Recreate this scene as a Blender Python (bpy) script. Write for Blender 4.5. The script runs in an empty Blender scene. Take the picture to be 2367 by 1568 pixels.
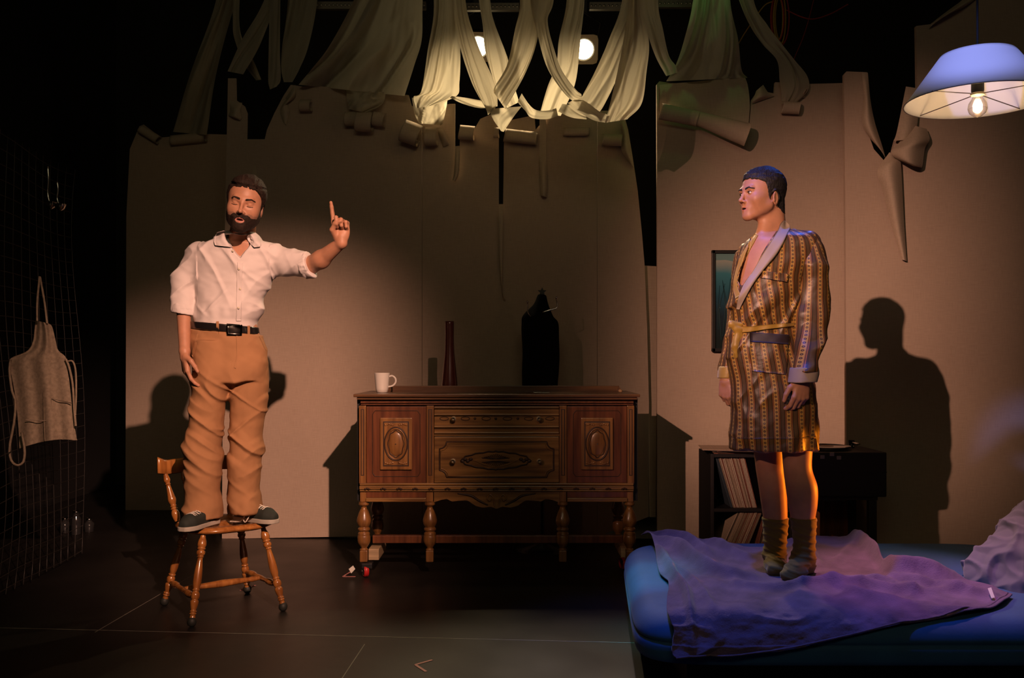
import bpy, bmesh, math, random
import numpy as np
from mathutils import Vector, Matrix
random.seed(7)
PI = math.pi
SC = bpy.context.scene
COL = SC.collection
# ---------------------------------------------------------------- camera, world, lights, exposure
FPX = 2150.0; CX = 1183.5; HZ = 835.0; CAMZ = 1.25
cam_d = bpy.data.cameras.new('camera'); cam = bpy.data.objects.new('camera', cam_d); COL.objects.link(cam)
cam.location = (0, 0, CAMZ); cam.rotation_euler = (PI/2, 0, 0)
cam_d.sensor_width = 36; cam_d.lens = 36*FPX/2367; cam_d.shift_y = (HZ-784)/2367; cam_d.clip_start = .05
SC.camera = cam
w = bpy.data.worlds.new('world'); SC.world = w; w.use_nodes = True
w.node_tree.nodes['Background'].inputs[0].default_value = (.9, .8, .6, 1)
w.node_tree.nodes['Background'].inputs[1].default_value = .0012
SC.view_settings.view_transform = 'Standard'; SC.view_settings.look = 'None'
SC.view_settings.gamma = 1; SC.view_settings.exposure = 0; SC.view_settings.use_curve_mapping = False
def spot(name, loc, aim, power, col, size, blend=.5, rad=.06):
    l = bpy.data.lights.new(name, 'SPOT'); l.energy = power; l.color = col
    l.spot_size = math.radians(size); l.spot_blend = blend; l.shadow_soft_size = rad
    o = bpy.data.objects.new(name, l); COL.objects.link(o); o.location = loc
    o.rotation_euler = (Vector(aim)-Vector(loc)).to_track_quat('-Z', 'Y').to_euler(); return o
def area(name, loc, aim, power, col, sx, sy):
    l = bpy.data.lights.new(name, 'AREA'); l.energy = power; l.color = col; l.shape = 'RECTANGLE'; l.size = sx; l.size_y = sy
    o = bpy.data.objects.new(name, l); COL.objects.link(o); o.location = loc
    o.rotation_euler = (Vector(aim)-Vector(loc)).to_track_quat('-Z', 'Y').to_euler(); return o
# key on the left man and the left wall, key on the right man and the right wall
spot('spotlight_key_left', (1.2, -.7, 3.75), (-1.85, 6.5, .35), 2300, (1, .53, .38), 27, 1, .035)
spot('spotlight_key_right', (-3.0, -2.0, 3.55), (2.9, 6.4, .5), 2900, (1, .53, .38), 31, 1, .035)
# overhead colour washes
spot('spotlight_blue', (.2, 3.55, 4.2), (.98, 3.82, .3), 300, (.03, .16, 1), 38, .7, .08)
spot('spotlight_blue_back', (2.6, 6.0, 4.2), (1.25, 4.15, 1.9), 90, (.04, .18, 1), 26, .6, .06)
spot('spotlight_lampshade_blue', (.2, 1.2, 3.8), (1.72, 3.4, 2.3), 400, (.28, .34, 1), 9, .6, .05)
spot('spotlight_magenta', (1.95, 5.2, 4.7), (1.74, 4.0, .3), 620, (1, .38, .55), 19, .9, .08)
spot('spotlight_teal', (-.7, 2.9, 3.9), (.56, 4.15, .25), 380, (.0, .72, .8), 9, .7, .08)
spot('spotlight_amber_low', (3.5, 4.55, .62), (1.35, 4.12, .66), 400, (1, .24, .01), 16, .6, .05)
spot('spotlight_green', (1.15, 5.45, 4.05), (1.15, 5.95, 3.68), 4, (.25, 1, .22), 62, .9, .04)
# weak fill added in front for the ambient glow, no lamp of the room
area('added_ambient_fill', (0, -1.5, 4.2), (0, 6, 1.2), 22, (1, .84, .50), 3, 1)
# ---------------------------------------------------------------- helpers
def P(px, py, D): return ((px-CX)*D/FPX, D, CAMZ-(py-HZ)*D/FPX)
def X(px, D): return (px-CX)*D/FPX
def Z(py, D): return CAMZ-(py-HZ)*D/FPX
def aa(*v): return np.array(v, float)
def unit(v): v = np.asarray(v, float); return v/max(1e-9, np.linalg.norm(v))
WL = {}
def tag(o, label=None, cat=None, group=None, kind=None):
    if label: o['label'] = label
    if cat: o['category'] = cat
    if group: o['group'] = group
    if kind: o['kind'] = kind
    return o
def thing(name, label, cat, loc, group=None):
    o = bpy.data.objects.new(name, None); COL.objects.link(o); o.empty_display_size = .05
    o.location = loc; WL[o.name] = tuple(loc); return tag(o, label, cat, group)
def obj(name, me, mats, parent=None, loc=None, label=None):
    """me: bpy mesh in world coordinates"""
    if parent is not None: loc = WL[parent.name]
    elif loc is None:
        n = len(me.vertices); co = np.empty(n*3); me.vertices.foreach_get('co', co); co = co.reshape(-1, 3)
        loc = ((co[:, 0].min()+co[:, 0].max())/2, (co[:, 1].min()+co[:, 1].max())/2, co[:, 2].min())
    me.transform(Matrix.Translation(-Vector(loc)))
    o = bpy.data.objects.new(name, me); me.name = name; COL.objects.link(o)
    if parent is None: o.location = loc
    else: o.parent = parent
    WL[o.name] = tuple(loc)
    if not isinstance(mats, (list, tuple)): mats = [mats]
    for m in mats: me.materials.append(m)
    if label: o['label'] = label
    return o
def raw(verts, faces, smooth=True):
    me = bpy.data.meshes.new('m'); verts = np.asarray(verts, dtype=np.float32).reshape(-1, 3)
    me.from_pydata(verts.tolist(), [], [list(map(int, f)) for f in faces])
    me.polygons.foreach_set('use_smooth', [smooth]*len(me.polygons)); me.update(); return me
def quads(verts, q, smooth=True):
    me = bpy.data.meshes.new('m'); n = len(q); me.vertices.add(len(verts)); me.vertices.foreach_set('co', np.asarray(verts, np.float32).ravel())
    me.loops.add(n*4); me.polygons.add(n); me.loops.foreach_set('vertex_index', np.asarray(q, np.int32).ravel())
    me.polygons.foreach_set('loop_start', np.arange(0, n*4, 4, dtype=np.int32)); me.polygons.foreach_set('loop_total', np.full(n, 4, np.int32))
    me.polygons.foreach_set('use_smooth', np.full(n, smooth)); me.update(calc_edges=True); me.validate(); return me
def grid_faces(nu, nv, cu=False, cv=False):
    f = []
    for i in range(nu if cu else nu-1):
        for j in range(nv if cv else nv-1):
            i2, j2 = (i+1) % nu, (j+1) % nv
            f.append((i*nv+j, i2*nv+j, i2*nv+j2, i*nv+j2))
    return f
class MB:
    def __init__(s): s.v = []; s.f = []; s.sm = []; s.mi = []; s.m = 0
    def add(s, v, f, smooth=False):
        n = len(s.v); s.v += [tuple(map(float, p)) for p in v]
        for q in f: s.f.append([n+i for i in q]); s.sm.append(smooth); s.mi.append(s.m)
        return s
    def box(s, a, b, R=None, c=None, bev=0):
        (x0, y0, z0), (x1, y1, z1) = a, b
        bm = bmesh.new(); bmesh.ops.create_cube(bm, size=1)
        for v in bm.verts: v.co = Vector(((x0+x1)/2+v.co.x*(x1-x0), (y0+y1)/2+v.co.y*(y1-y0), (z0+z1)/2+v.co.z*(z1-z0)))
        if bev: bmesh.ops.bevel(bm, geom=bm.edges[:], offset=bev, segments=2, affect='EDGES', profile=.6)
        if R is not None:
            for v in bm.verts: v.co = Vector(np.asarray(R) @ np.array(v.co)+np.array(c if c is not None else (0, 0, 0)))
        bm.verts.index_update()
        s.add([v.co[:] for v in bm.verts], [[v.index for v in f.verts] for f in bm.faces]); bm.free(); return s
    def lathe(s, prof, a, b, n=20, cap=True):
        """prof: (t, r) along a->b, t in 0..1"""
        if len(prof) > 14: prof = [tuple(q) for q in spline(prof, len(prof)*3)]
        a = aa(*a); b = aa(*b); d = b-a; u = unit(d); t1 = unit(np.cross(u, (0, 1, 0) if abs(u[1]) < .9 else (1, 0, 0))); t2 = np.cross(u, t1)
        v = []
        for t, r in prof:
            for k in range(n):
                an = 2*PI*k/n; v.append(a+d*t+(t1*math.cos(an)+t2*math.sin(an))*r)
        f = [q for q in grid_faces(len(prof), n, cv=True)]
        if cap: f += [list(range(n))[::-1], [(len(prof)-1)*n+k for k in range(n)]]
        return s.add(v, f, True)
    def tube(s, pts, r, n=8, closed=False):
        pts = [aa(*p) for p in pts]; m = len(pts); rr = r if isinstance(r, (list, tuple)) else [r]*m
        v = []; pt = None
        for i in range(m):
            d = unit(pts[(i+1) % m if closed else min(i+1, m-1)]-pts[(i-1) % m if closed else max(i-1, 0)])
            if pt is None: t1 = unit(np.cross(d, (0, 0, 1) if abs(d[2]) < .9 else (1, 0, 0)))
            else: t1 = unit(pt-d*np.dot(pt, d))
            pt = t1; t2 = np.cross(d, t1)
            for k in range(n):
                an = 2*PI*k/n; v.append(pts[i]+(t1*math.cos(an)+t2*math.sin(an))*rr[i])
        f = grid_faces(m, n, cu=closed, cv=True)
        if not closed: f += [list(range(n))[::-1], [(m-1)*n+k for k in range(n)]]
        return s.add(v, f, True)
    def prism(s, pts, ext, sm=False):
        """pts: 3D outline, extruded by vector ext"""
        from mathutils.geometry import tessellate_polygon
        bm = bmesh.new(); vs = [bm.verts.new(p) for p in pts]
        for t3 in tessellate_polygon([[Vector(p) for p in pts]]):
            if len(set(t3)) == 3: bm.faces.new([vs[q] for q in t3])
        g = bmesh.ops.extrude_face_region(bm, geom=bm.faces[:])
        for e in g['geom']:
            if isinstance(e, bmesh.types.BMVert): e.co += Vector(ext)
        bmesh.ops.recalc_face_normals(bm, faces=bm.faces[:]); bm.verts.index_update()
        s.add([v.co[:] for v in bm.verts], [[v.index for v in f.verts] for f in bm.faces], sm); bm.free(); return s
    def sphere(s, c, r, n=16, m=10, R=None):
        r = (r, r, r) if not isinstance(r, (tuple, list)) else r; v = []
        for i in range(m+1):
            th = PI*i/m
            for k in range(n):
                p = aa(r[0]*math.sin(th)*math.cos(2*PI*k/n), r[1]*math.sin(th)*math.sin(2*PI*k/n), r[2]*math.cos(th))
                if R is not None: p = np.asarray(R) @ p
                v.append(p+aa(*c))
        return s.add(v, grid_faces(m+1, n, cv=True), True)
    def mesh(s):
        me = bpy.data.meshes.new('m'); me.from_pydata(s.v, [], s.f)
        me.polygons.foreach_set('use_smooth', s.sm); me.polygons.foreach_set('material_index', s.mi); me.update(); return me
    def build(s, name, mats, parent=None, label=None): return obj(name, s.mesh(), mats, parent, label=label)
def spline(pts, n):
    """Catmull-Rom resample of rows of numbers"""
    p = np.asarray(pts, float); m = len(p)
    if m < 3:
        t = np.linspace(0, 1, n)[:, None]; return p[0]*(1-t)+p[-1]*t
    q = np.vstack([2*p[0]-p[1], p, 2*p[-1]-p[-2]]); out = []
    for t in np.linspace(0, m-1-1e-6, n):
        i = int(t); u = t-i; a, b, c, d = q[i], q[i+1], q[i+2], q[i+3]
        out.append(.5*((2*b)+(-a+c)*u+(2*a-5*b+4*c-d)*u*u+(-a+3*b-3*c+d)*u**3))
    return np.array(out)
# value noise
def _h(i, j, k, s):
    n = (i*73856093) ^ (j*19349663) ^ (k*83492791) ^ (s*2654435)
    n = (n ^ (n >> 13))*1274126177; n = n & 0x7fffffff
    return (n ^ (n >> 11)) % 65536/65536.0
def vnoise(p, s=0):
    p = np.asarray(p, float); f = np.floor(p); i = f.astype(np.int64); u = p-f; u = u*u*(3-2*u); r = 0
    for a in (0, 1):
        for b in (0, 1):
            for c in (0, 1):
                wgt = (u[:, 0] if a else 1-u[:, 0])*(u[:, 1] if b else 1-u[:, 1])*(u[:, 2] if c else 1-u[:, 2])
                r = r+wgt*_h(i[:, 0]+a, i[:, 1]+b, i[:, 2]+c, s)
    return r*2-1
# ---------------------------------------------------------------- materials
MATS = {}
def mat(name, col, rough=.6, metal=0, spec=.5, noise=None, bump=None, sheen=0, coat=0, trans=0, sss=0, col2=None):
    """noise=(scale xyz, amount) tints the colour; bump=(scale xyz, strength, distance)"""
    m = bpy.data.materials.new(name); m.use_nodes = True; nt = m.node_tree; N = nt.nodes; L = nt.links
    b = N['Principled BSDF']; b.inputs['Base Color'].default_value = (*col, 1); b.inputs['Roughness'].default_value = rough
    b.inputs['Metallic'].default_value = metal; b.inputs['Specular IOR Level'].default_value = spec
    if sheen: b.inputs['Sheen Weight'].default_value = sheen; b.inputs['Sheen Roughness'].default_value = .4
    if coat: b.inputs['Coat Weight'].default_value = coat; b.inputs['Coat Roughness'].default_value = .15
    if sss: b.inputs['Subsurface Weight'].default_value = sss; b.inputs['Subsurface Radius'].default_value = (.012, .004, .002); b.inputs['Subsurface Scale'].default_value = 1
    tc = N.new('ShaderNodeTexCoord')
    def nz(scale, det=4):
        mp = N.new('ShaderNodeMapping'); mp.inputs['Scale'].default_value = scale; L.new(tc.outputs['Object'], mp.inputs[0])
        n = N.new('ShaderNodeTexNoise'); n.inputs['Scale'].default_value = 1; n.inputs['Detail'].default_value = det; L.new(mp.outputs[0], n.inputs[0]); return n
    if noise:
        n = nz(noise[0]); r = N.new('ShaderNodeValToRGB'); L.new(n.outputs[0], r.inputs[0]); r.color_ramp.elements[0].position = .3; r.color_ramp.elements[1].position = .7
        c2 = col2 or tuple(c*(1-noise[1]) for c in col)
        r.color_ramp.elements[0].color = (*c2, 1); r.color_ramp.elements[1].color = (*[min(1, c*(1+noise[1]*.6)) for c in col], 1)
        L.new(r.outputs[0], b.inputs['Base Color'])
    if bump:
        n = nz(bump[0]); bp = N.new('ShaderNodeBump'); bp.inputs['Strength'].default_value = bump[1]; bp.inputs['Distance'].default_value = bump[2]
        L.new(n.outputs[0], bp.inputs['Height']); L.new(bp.outputs[0], b.inputs['Normal'])
    if trans:
        t = N.new('ShaderNodeBsdfTranslucent'); t.inputs[0].default_value = (*col, 1); mx = N.new('ShaderNodeMixShader'); mx.inputs[0].default_value = trans
        L.new(b.outputs[0], mx.inputs[1]); L.new(t.outputs[0], mx.inputs[2]); L.new(mx.outputs[0], N['Material Output'].inputs[0])
    MATS[name] = m; return m
def emis(name, col, st):
    m = bpy.data.materials.new(name); m.use_nodes = True; N = m.node_tree.nodes; b = N['Principled BSDF']
    b.inputs['Base Color'].default_value = (*col, 1); b.inputs['Emission Color'].default_value = (*col, 1); b.inputs['Emission Strength'].default_value = st; return m
def weave(name, col, dark=.75):
    """linen canvas: fine crossed threads"""
    m = mat(name, col, .9, spec=.1); nt = m.node_tree; N = nt.nodes; L = nt.links; b = N['Principled BSDF']
    tc = N.new('ShaderNodeTexCoord'); prev = None
    for sc in ((260, 60, 14), (14, 60, 260), (1.2, 1.2, 1.2)):
        mp = N.new('ShaderNodeMapping'); mp.inputs['Scale'].default_value = sc; L.new(tc.outputs['Object'], mp.inputs[0])
        n = N.new('ShaderNodeTexNoise'); n.inputs['Scale'].default_value = 1; n.inputs['Detail'].default_value = 3; L.new(mp.outputs[0], n.inputs[0])
        if prev is None: prev = n.outputs[0]
        else:
            a = N.new('ShaderNodeMath'); a.operation = 'ADD'; L.new(prev, a.inputs[0]); L.new(n.outputs[0], a.inputs[1]); prev = a.outputs[0]
    r = N.new('ShaderNodeMapRange'); L.new(prev, r.inputs[0]); r.inputs[1].default_value = 1.15; r.inputs[2].default_value = 1.85; r.inputs[3].default_value = dark; r.inputs[4].default_value = 1.1
    mx = N.new('ShaderNodeVectorMath'); mx.operation = 'SCALE'; mx.inputs[0].default_value = col; L.new(r.outputs[0], mx.inputs['Scale']); L.new(mx.outputs[0], b.inputs['Base Color'])
    bp = N.new('ShaderNodeBump'); bp.inputs['Strength'].default_value = .25; bp.inputs['Distance'].default_value = .001; L.new(prev, bp.inputs['Height']); L.new(bp.outputs[0], b.inputs['Normal'])
    return m
def wood(name, c1, c2, axis='x', rough=.35, coat=.3, sc=1):
    s = {'x': (3, 40, 40), 'z': (40, 40, 3), 'y': (40, 3, 40)}[axis]; s = tuple(k*sc for k in s)
    m = mat(name, c1, rough, noise=(s, .5), bump=(tuple(k*3 for k in s), .12, .001), coat=coat, col2=c2); return m
M_BLACK = mat('matte_black_paint', (.012, .011, .010), .85, noise=((2, 2, 2), .3), bump=((30, 30, 30), .2, .002))
M_LINEN = weave('beige_linen', (.45, .35, .265), .91)
M_LINEN2 = weave('beige_linen_back', (.48, .39, .29), .91)
M_MUSLIN = mat('off_white_muslin', (.66, .60, .46), .9, spec=.1, trans=.52, noise=((9, 9, 3), .15), bump=((180, 180, 60), .3, .002))
# ================================================================ THE ROOM
def mkfloor():
    m = mat('black_stage_floor', (.016, .014, .012), .38, spec=.45, noise=((1.3, 1.3, 1), .5), bump=((6, 6, 6), .08, .004))
    nt = m.node_tree; b = nt.nodes['Principled BSDF']
    tc = nt.nodes.new('ShaderNodeTexCoord'); n = nt.nodes.new('ShaderNodeTexNoise'); n.inputs['Scale'].default_value = 2.5; n.inputs['Detail'].default_value = 6
    nt.links.new(tc.outputs['Object'], n.inputs[0]); r = nt.nodes.new('ShaderNodeMapRange'); nt.links.new(n.outputs[0], r.inputs[0]); r.inputs[3].default_value = .26; r.inputs[4].default_value = .55
    nt.links.new(r.outputs[0], b.inputs['Roughness']); return m
M_FLOOR = mkfloor()
def room(name, a, b, m=M_BLACK): tag(MB().box(a, b).build(name, m), kind='structure')
room('floor', (-6, -4, -.1), (6, 9.5, 0), M_FLOOR)
room('wall_back', (-6, 9.4, 0), (6, 9.5, 5.2)); room('wall_left', (-4.1, -4, 0), (-4.0, 9.4, 5.2))
room('wall_right', (4.6, -4, 0), (4.7, 9.4, 5.2)); room('wall_front', (-6, -4.1, 0), (6, -4, 5.2)); room('ceiling', (-6, -4, 5.2), (6, 9.5, 5.3))
def gp(px, py): D = CAMZ*FPX/(py-HZ); return (X(px, D), D)
# unseen black plates added to cut the beams of the two front lights
MB().box((1.080, -.26, 3.2), (1.7, -.25, 4.1)).build('added_flag_plate', M_BLACK)
MB().box((-3.6, -1.56, 2.9), (-1.9, -1.55, 3.37)).build('added_flag_plate', M_BLACK); MB().box((-3.6, -1.54, 3.2), (-2.79, -1.53, 4.0)).build('added_flag_plate', M_BLACK)
MB().box((-2.636, -1.52, 3.0), (-2.0, -1.51, 4.0)).build('added_flag_plate', M_BLACK)
for o_, l_ in zip([q for q in bpy.data.objects if q.name.startswith('added_flag_plate')], ('unseen black plate added to cut the left front light at its right side', 'unseen black plate added to cut the right front light from below', 'unseen black plate added to cut the right front light at its left side', 'unseen black plate added to cut the right front light at its right side')): tag(o_, l_, 'added light flag')
# thin seams between the floor sheets
M_SEAM = mat('worn_floor_seam', (.24, .22, .18), .6)
def floorline(name, a, b, wd, m=M_SEAM, h=.0025):
    (x0, y0), (x1, y1) = gp(*a), gp(*b); d = unit((x1-x0, y1-y0)); n = (-d[1]*wd/2, d[0]*wd/2)
    return [(x0+n[0], y0+n[1]), (x1+n[0], y1+n[1]), (x1-n[0], y1-n[1]), (x0-n[0], y0-n[1])]
for k, (a, b) in enumerate((((0, 1452), (2240, 1505)), ((843, 1490), (770, 1600)), ((220, 1462), (470, 1316)))):
    mb = MB(); mb.prism([(x, y, .0001) for x, y in floorline('', a, b, .004)], (0, 0, .0008)); tag(mb.build('trim_%d' % (k+1), M_SEAM), kind='structure')
M_TAPE = mat('pink_tape', (.62, .27, .24), .6)
def tape(name, label, segs):
    mb = MB()
    for a, b in segs: mb.prism([(x, y, .001) for x, y in floorline('', a, b, .012)], (0, 0, .001))
    tag(mb.build(name, M_TAPE), label, 'tape mark')
tape('tape_mark', 'pink tape arrow mark on the bare black floor near the front edge', [((960, 1538), (999, 1527)), ((960, 1538), (985, 1554))])
tape('tape_mark', 'faint pink tape mark on floor beside the sideboard caster', [((793, 1334), (812, 1322)), ((793, 1334), (822, 1334))])
tape('tape_mark', 'faint pink tape mark on floor behind the wooden chair', [((557, 1366), (590, 1354)), ((557, 1366), (566, 1358))])
# ================================================================ TORN LINEN BACKDROPS
def panel(root, name, outline, D, m=M_LINEN, th=.012, label=None):
    return MB().prism([P(x, y, D) for x, y in outline], (0, th, 0)).build(name, m, root, label)
def roll(root, name, a, b, D, r, a0=100, a1=-190, m=M_LINEN2, drop=0, th=.002):
    """strip peeled off the panel: rolls forward and down from the line a-b (pixels) with radius r"""
    mb = MB(); A = aa(*P(*a, D-.002)); B = aa(*P(*b, D-.002)); ax = unit(B-A); dn = unit(np.cross(ax, (0, 1, 0))); 
    if dn[2] > 0: dn = -dn
    fw = aa(0, -1, 0); rr = r if isinstance(r, tuple) else (r, r); v = []; nu = 14; nv = 22
    for s_ in (0, th):
        for i in range(nu):
            t = i/(nu-1); c = A*(1-t)+B*t; r_ = (rr[0]*(1-t)+rr[1]*t)
            for j in range(nv):
                an = math.radians(a0+(a1-a0)*j/(nv-1)); q = r_*(1-.25*j/nv)-s_
                v.append(c+dn*(r_-q*math.sin(an))+fw*(r_*.9+q*math.cos(an))+ax*.004*math.sin(7*t+j*.4))
    g = nu*nv; f = grid_faces(nu, nv); f2 = [[g+k for k in q][::-1] for q in f]
    e = []
    for i in range(nu-1):
        for j in (0, nv-1): e.append((i*nv+j, (i+1)*nv+j, g+(i+1)*nv+j, g+i*nv+j))
    for j in range(nv-1):
        for i in (0, nu-1): e.append((i*nv+j, i*nv+j+1, g+i*nv+j+1, g+i*nv+j))
    mb.add(v, f+f2+e, True); return mb.build(name, m, root)
def sheet(root, name, rows, D, m=M_LINEN2, curl=.05, n=12, th=.0025, up=0):
    """loose flap: rows of (lx,ly,rx,ry,bulge) traced edges; bulge lifts it off the panel"""
    R = spline(rows, 26); mb = MB(); v = []
    for s_ in (0, th):
        for a in R:
            for k in range(n):
                t = k/(n-1); px = a[0]*(1-t)+a[2]*t; py = a[1]*(1-t)+a[3]*t; d = D-.004-a[4]*math.sin(PI*min(1, max(0, t)))*.8-a[4]*.2
                v.append(P(px, py, d+s_))
    g = len(R)*n; f = grid_faces(len(R), n); mb.add(v, f+[[g+k for k in q][::-1] for q in f], True)
    return mb.build(name, m, root)
DB = 6.55
t = thing('linen_backdrop', 'wide beige linen backdrop with torn top behind the sideboard', 'backdrop', (X(1000, DB), DB, 0))
# three lengths of linen with narrow joins
o1 = [(527, 181), (546, 181), (547, 232), (566, 246), (572, 262), (571, 322), (612, 322), (617, 300), (634, 262), (655, 222), (672, 196), (700, 200), (728, 198), (800, 206), (945, 220), (952, 245), (975, 252), (975, 1241), (800, 1241), (513, 1246), (516, 700)]
panel(t, 'linen_length', o1, DB)
o2 = [(976, 250), (1041, 240), (1052, 240), (1052, 390), (1062, 395), (1063, 300), (1098, 296), (1110, 275), (1140, 262), (1153, 300), (1153, 472), (1163, 472), (1165, 322), (1170, 280), (1227, 268), (1228, 272), (1236, 272), (1238, 300), (1262, 272), (1297, 262), (1380, 256), (1380, 1241), (976, 1241)]
panel(t, 'linen_length', o2, DB)
o3 = [(1381, 256), (1440, 256), (1452, 300), (1462, 360), (1474, 440), (1484, 540), (1490, 612), (1496, 760), (1500, 930), (1500, 1195), (1381, 1241)]
panel(t, 'linen_length', o3, DB)
panel(t, 'linen_patch', [(1489, 614), (1519, 616), (1516, 1196), (1502, 1196), (1500, 930)], DB+.06, label='narrow strip of linen showing in the gap at the right')
for a, b, r, an in (((800, 263), (830, 262), .055, -150), ((828, 264), (866, 266), .075, -175), ((866, 262), (894, 266), .055, -150),
                ((943, 283), (982, 297), .085, -170), ((984, 300), (1012, 300), .07, -170), ((1064, 293), (1098, 296), .055, -180),
                ((1142, 298), (1153, 298), .04, -180), ((1168, 301), (1242, 309), .05, -200), ((1302, 298), (1360, 297), .032, -210),
                ((1391, 313), (1436, 314), .045, -190), ((697, 234), (722, 234), .045, -170)):
    roll(t, 'rolled_flap', a, b, DB, r, a1=an)
sheet(t, 'torn_strip', [(572, 322, 612, 322, .0), (571, 360, 609, 360, .02), (570, 420, 604, 420, .03), (571, 520, 600, 520, .02)], DB+.03)
sheet(t, 'torn_strip', [(530, 233, 560, 238, .0), (532, 256, 556, 256, .05), (529, 268, 558, 272, .05), (548, 276, 556, 278, .02)], DB)
sheet(t, 'torn_strip', [(660, 226, 682, 196, .0), (662, 230, 684, 214, .05), (655, 238, 680, 228, .04), (648, 252, 664, 240, .03), (648, 262, 670, 254, .03), (655, 282, 662, 290, .01)], DB)
sheet(t, 'torn_strip', [(1014, 300, 1026, 296, .01), (1020, 296, 1034, 322, .05), (1012, 304, 1038, 334, .05), (1024, 340, 1030, 338, .01)], DB)
sheet(t, 'torn_strip', [(1052, 338, 1064, 337, .0), (1051, 370, 1063, 370, .02), (1049, 400, 1060, 404, .03), (1046, 416, 1052, 420, .03)], DB-.02)
sheet(t, 'torn_strip', [(1153, 475, 1163, 475, .0), (1153, 560, 1163, 560, .015), (1155, 620, 1162, 640, .02), (1160, 675, 1163, 680, .03), (1162, 688, 1169, 692, .03)], DB-.02)
sheet(t, 'torn_strip', [(1247, 272, 1262, 272, .0), (1247, 360, 1263, 360, .0), (1248, 400, 1265, 400, .03), (1249, 440, 1266, 438, .05), (1250, 452, 1264, 456, .04)], DB-.01)
sheet(t, 'torn_strip', [(1436, 282, 1442, 280, .0), (1438, 310, 1452, 310, .05), (1436, 345, 1460, 350, .05), (1450, 370, 1466, 388, .01)], DB-.01)
# side panel right of centre
DC = 6.3
t = thing('linen_backdrop', 'beige linen backdrop panel behind the man in the robe, framed picture on it', 'backdrop', (X(1740, DC), DC, 0))
oC = [(1518, 195), (1524, 188), (1550, 192), (1690, 196), (1722, 200), (1727, 250), (1729, 300), (1738, 230), (1749, 214), (1760, 222), (1768, 212), (1790, 216), (1792, 190), (1870, 194), (1950, 192), (1955, 192), (1957, 1275), (1519, 1275), (1519, 600)]
panel(t, 'linen_length', oC, DC, th=.03)
sheet(t, 'torn_sheet', [(1524, 196, 1722, 178, .02), (1526, 220, 1729, 200, .05), (1524, 245, 1733, 240, .05), (1526, 262, 1730, 292, .02)], DC-.01, M_LINEN2)
roll(t, 'rolled_flap', (1527, 244), (1612, 262), DC-.03, (.06, .055), a1=-170); roll(t, 'rolled_flap', (1612, 262), (1726, 292), DC-.03, (.05, .085), a1=-170)
sheet(t, 'torn_strip', [(1738, 240, 1790, 222, .0), (1740, 232, 1776, 214, .05), (1748, 210, 1764, 196, .03)], DC-.01)
roll(t, 'rolled_flap', (1803, 238), (1843, 240), DC, .045, a1=-170)
sheet(t, 'torn_strip', [(1850, 226, 1860, 226, .0), (1854, 214, 1866, 210, .05), (1862, 200, 1870, 206, .03)], DC-.01)
# right corner panels
DR = 6.05
t = thing('linen_backdrop', 'large beige linen backdrop at far right, torn open in a deep V', 'backdrop', (X(2160, DR), DR, 0))
oR = [(1951, 172), (1957, 165), (2004, 167), (1999, 250), (2004, 300), (2020, 345), (2044, 372), (2062, 352), (2070, 322), (2094, 290), (2120, 200), (2118, 60), (2150, 56), (2200, 20), (2260, -30), (2480, -60), (2480, 1290), (1957, 1290), (1955, 600)]
panel(t, 'linen_length', oR, DR, th=.03)
sheet(t, 'torn_strip', [(1992, 167, 2006, 168, .0), (1996, 230, 2012, 230, .04), (1992, 282, 2022, 282, .07), (2008, 316, 2040, 340, .06), (2040, 350, 2048, 370, .01)], DR-.01)
sheet(t, 'torn_strip', [(2056, 352, 2076, 368, .01), (2028, 396, 2082, 374, .09), (2040, 440, 2086, 440, .09), (2060, 520, 2090, 520, .06), (2084, 600, 2096, 604, .02)], DR-.02)
sheet(t, 'torn_strip', [(2094, 200, 2126, 205, .0), (2074, 300, 2120, 290, .05), (2066, 325, 2108, 322, .06), (2070, 318, 2106, 316, .03)], DR-.03)
sheet(t, 'torn_strip', [(2112, 290, 2142, 298, .02), (2076, 332, 2149, 322, .12), (2060, 350, 2138, 344, .13), (2070, 366, 2132, 384, .12), (2110, 384, 2126, 387, .05)], DR-.04)
sheet(t, 'torn_strip', [(2240, -10, 2270, -16, .0), (2200, 18, 2236, 12, .06), (2158, 50, 2200, 30, .06), (2148, 64, 2166, 50, .02)], DR-.02)
# far left, deep in shade
DL = 7.8
t = thing('linen_backdrop', 'dim linen panel standing further back behind the man on the chair', 'backdrop', (X(400, DL), DL, 0))
panel(t, 'linen_length', [(300, 345), (322, 292), (332, 288), (372, 318), (395, 316), (480, 310), (560, 312), (560, 1180), (290, 1180), (292, 500)], DL, th=.03)
roll(t, 'rolled_flap', (398, 316), (478, 308), DL, .045, a1=-170); roll(t, 'rolled_flap', (334, 292), (376, 318), DL, .04, a1=-150)
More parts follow.
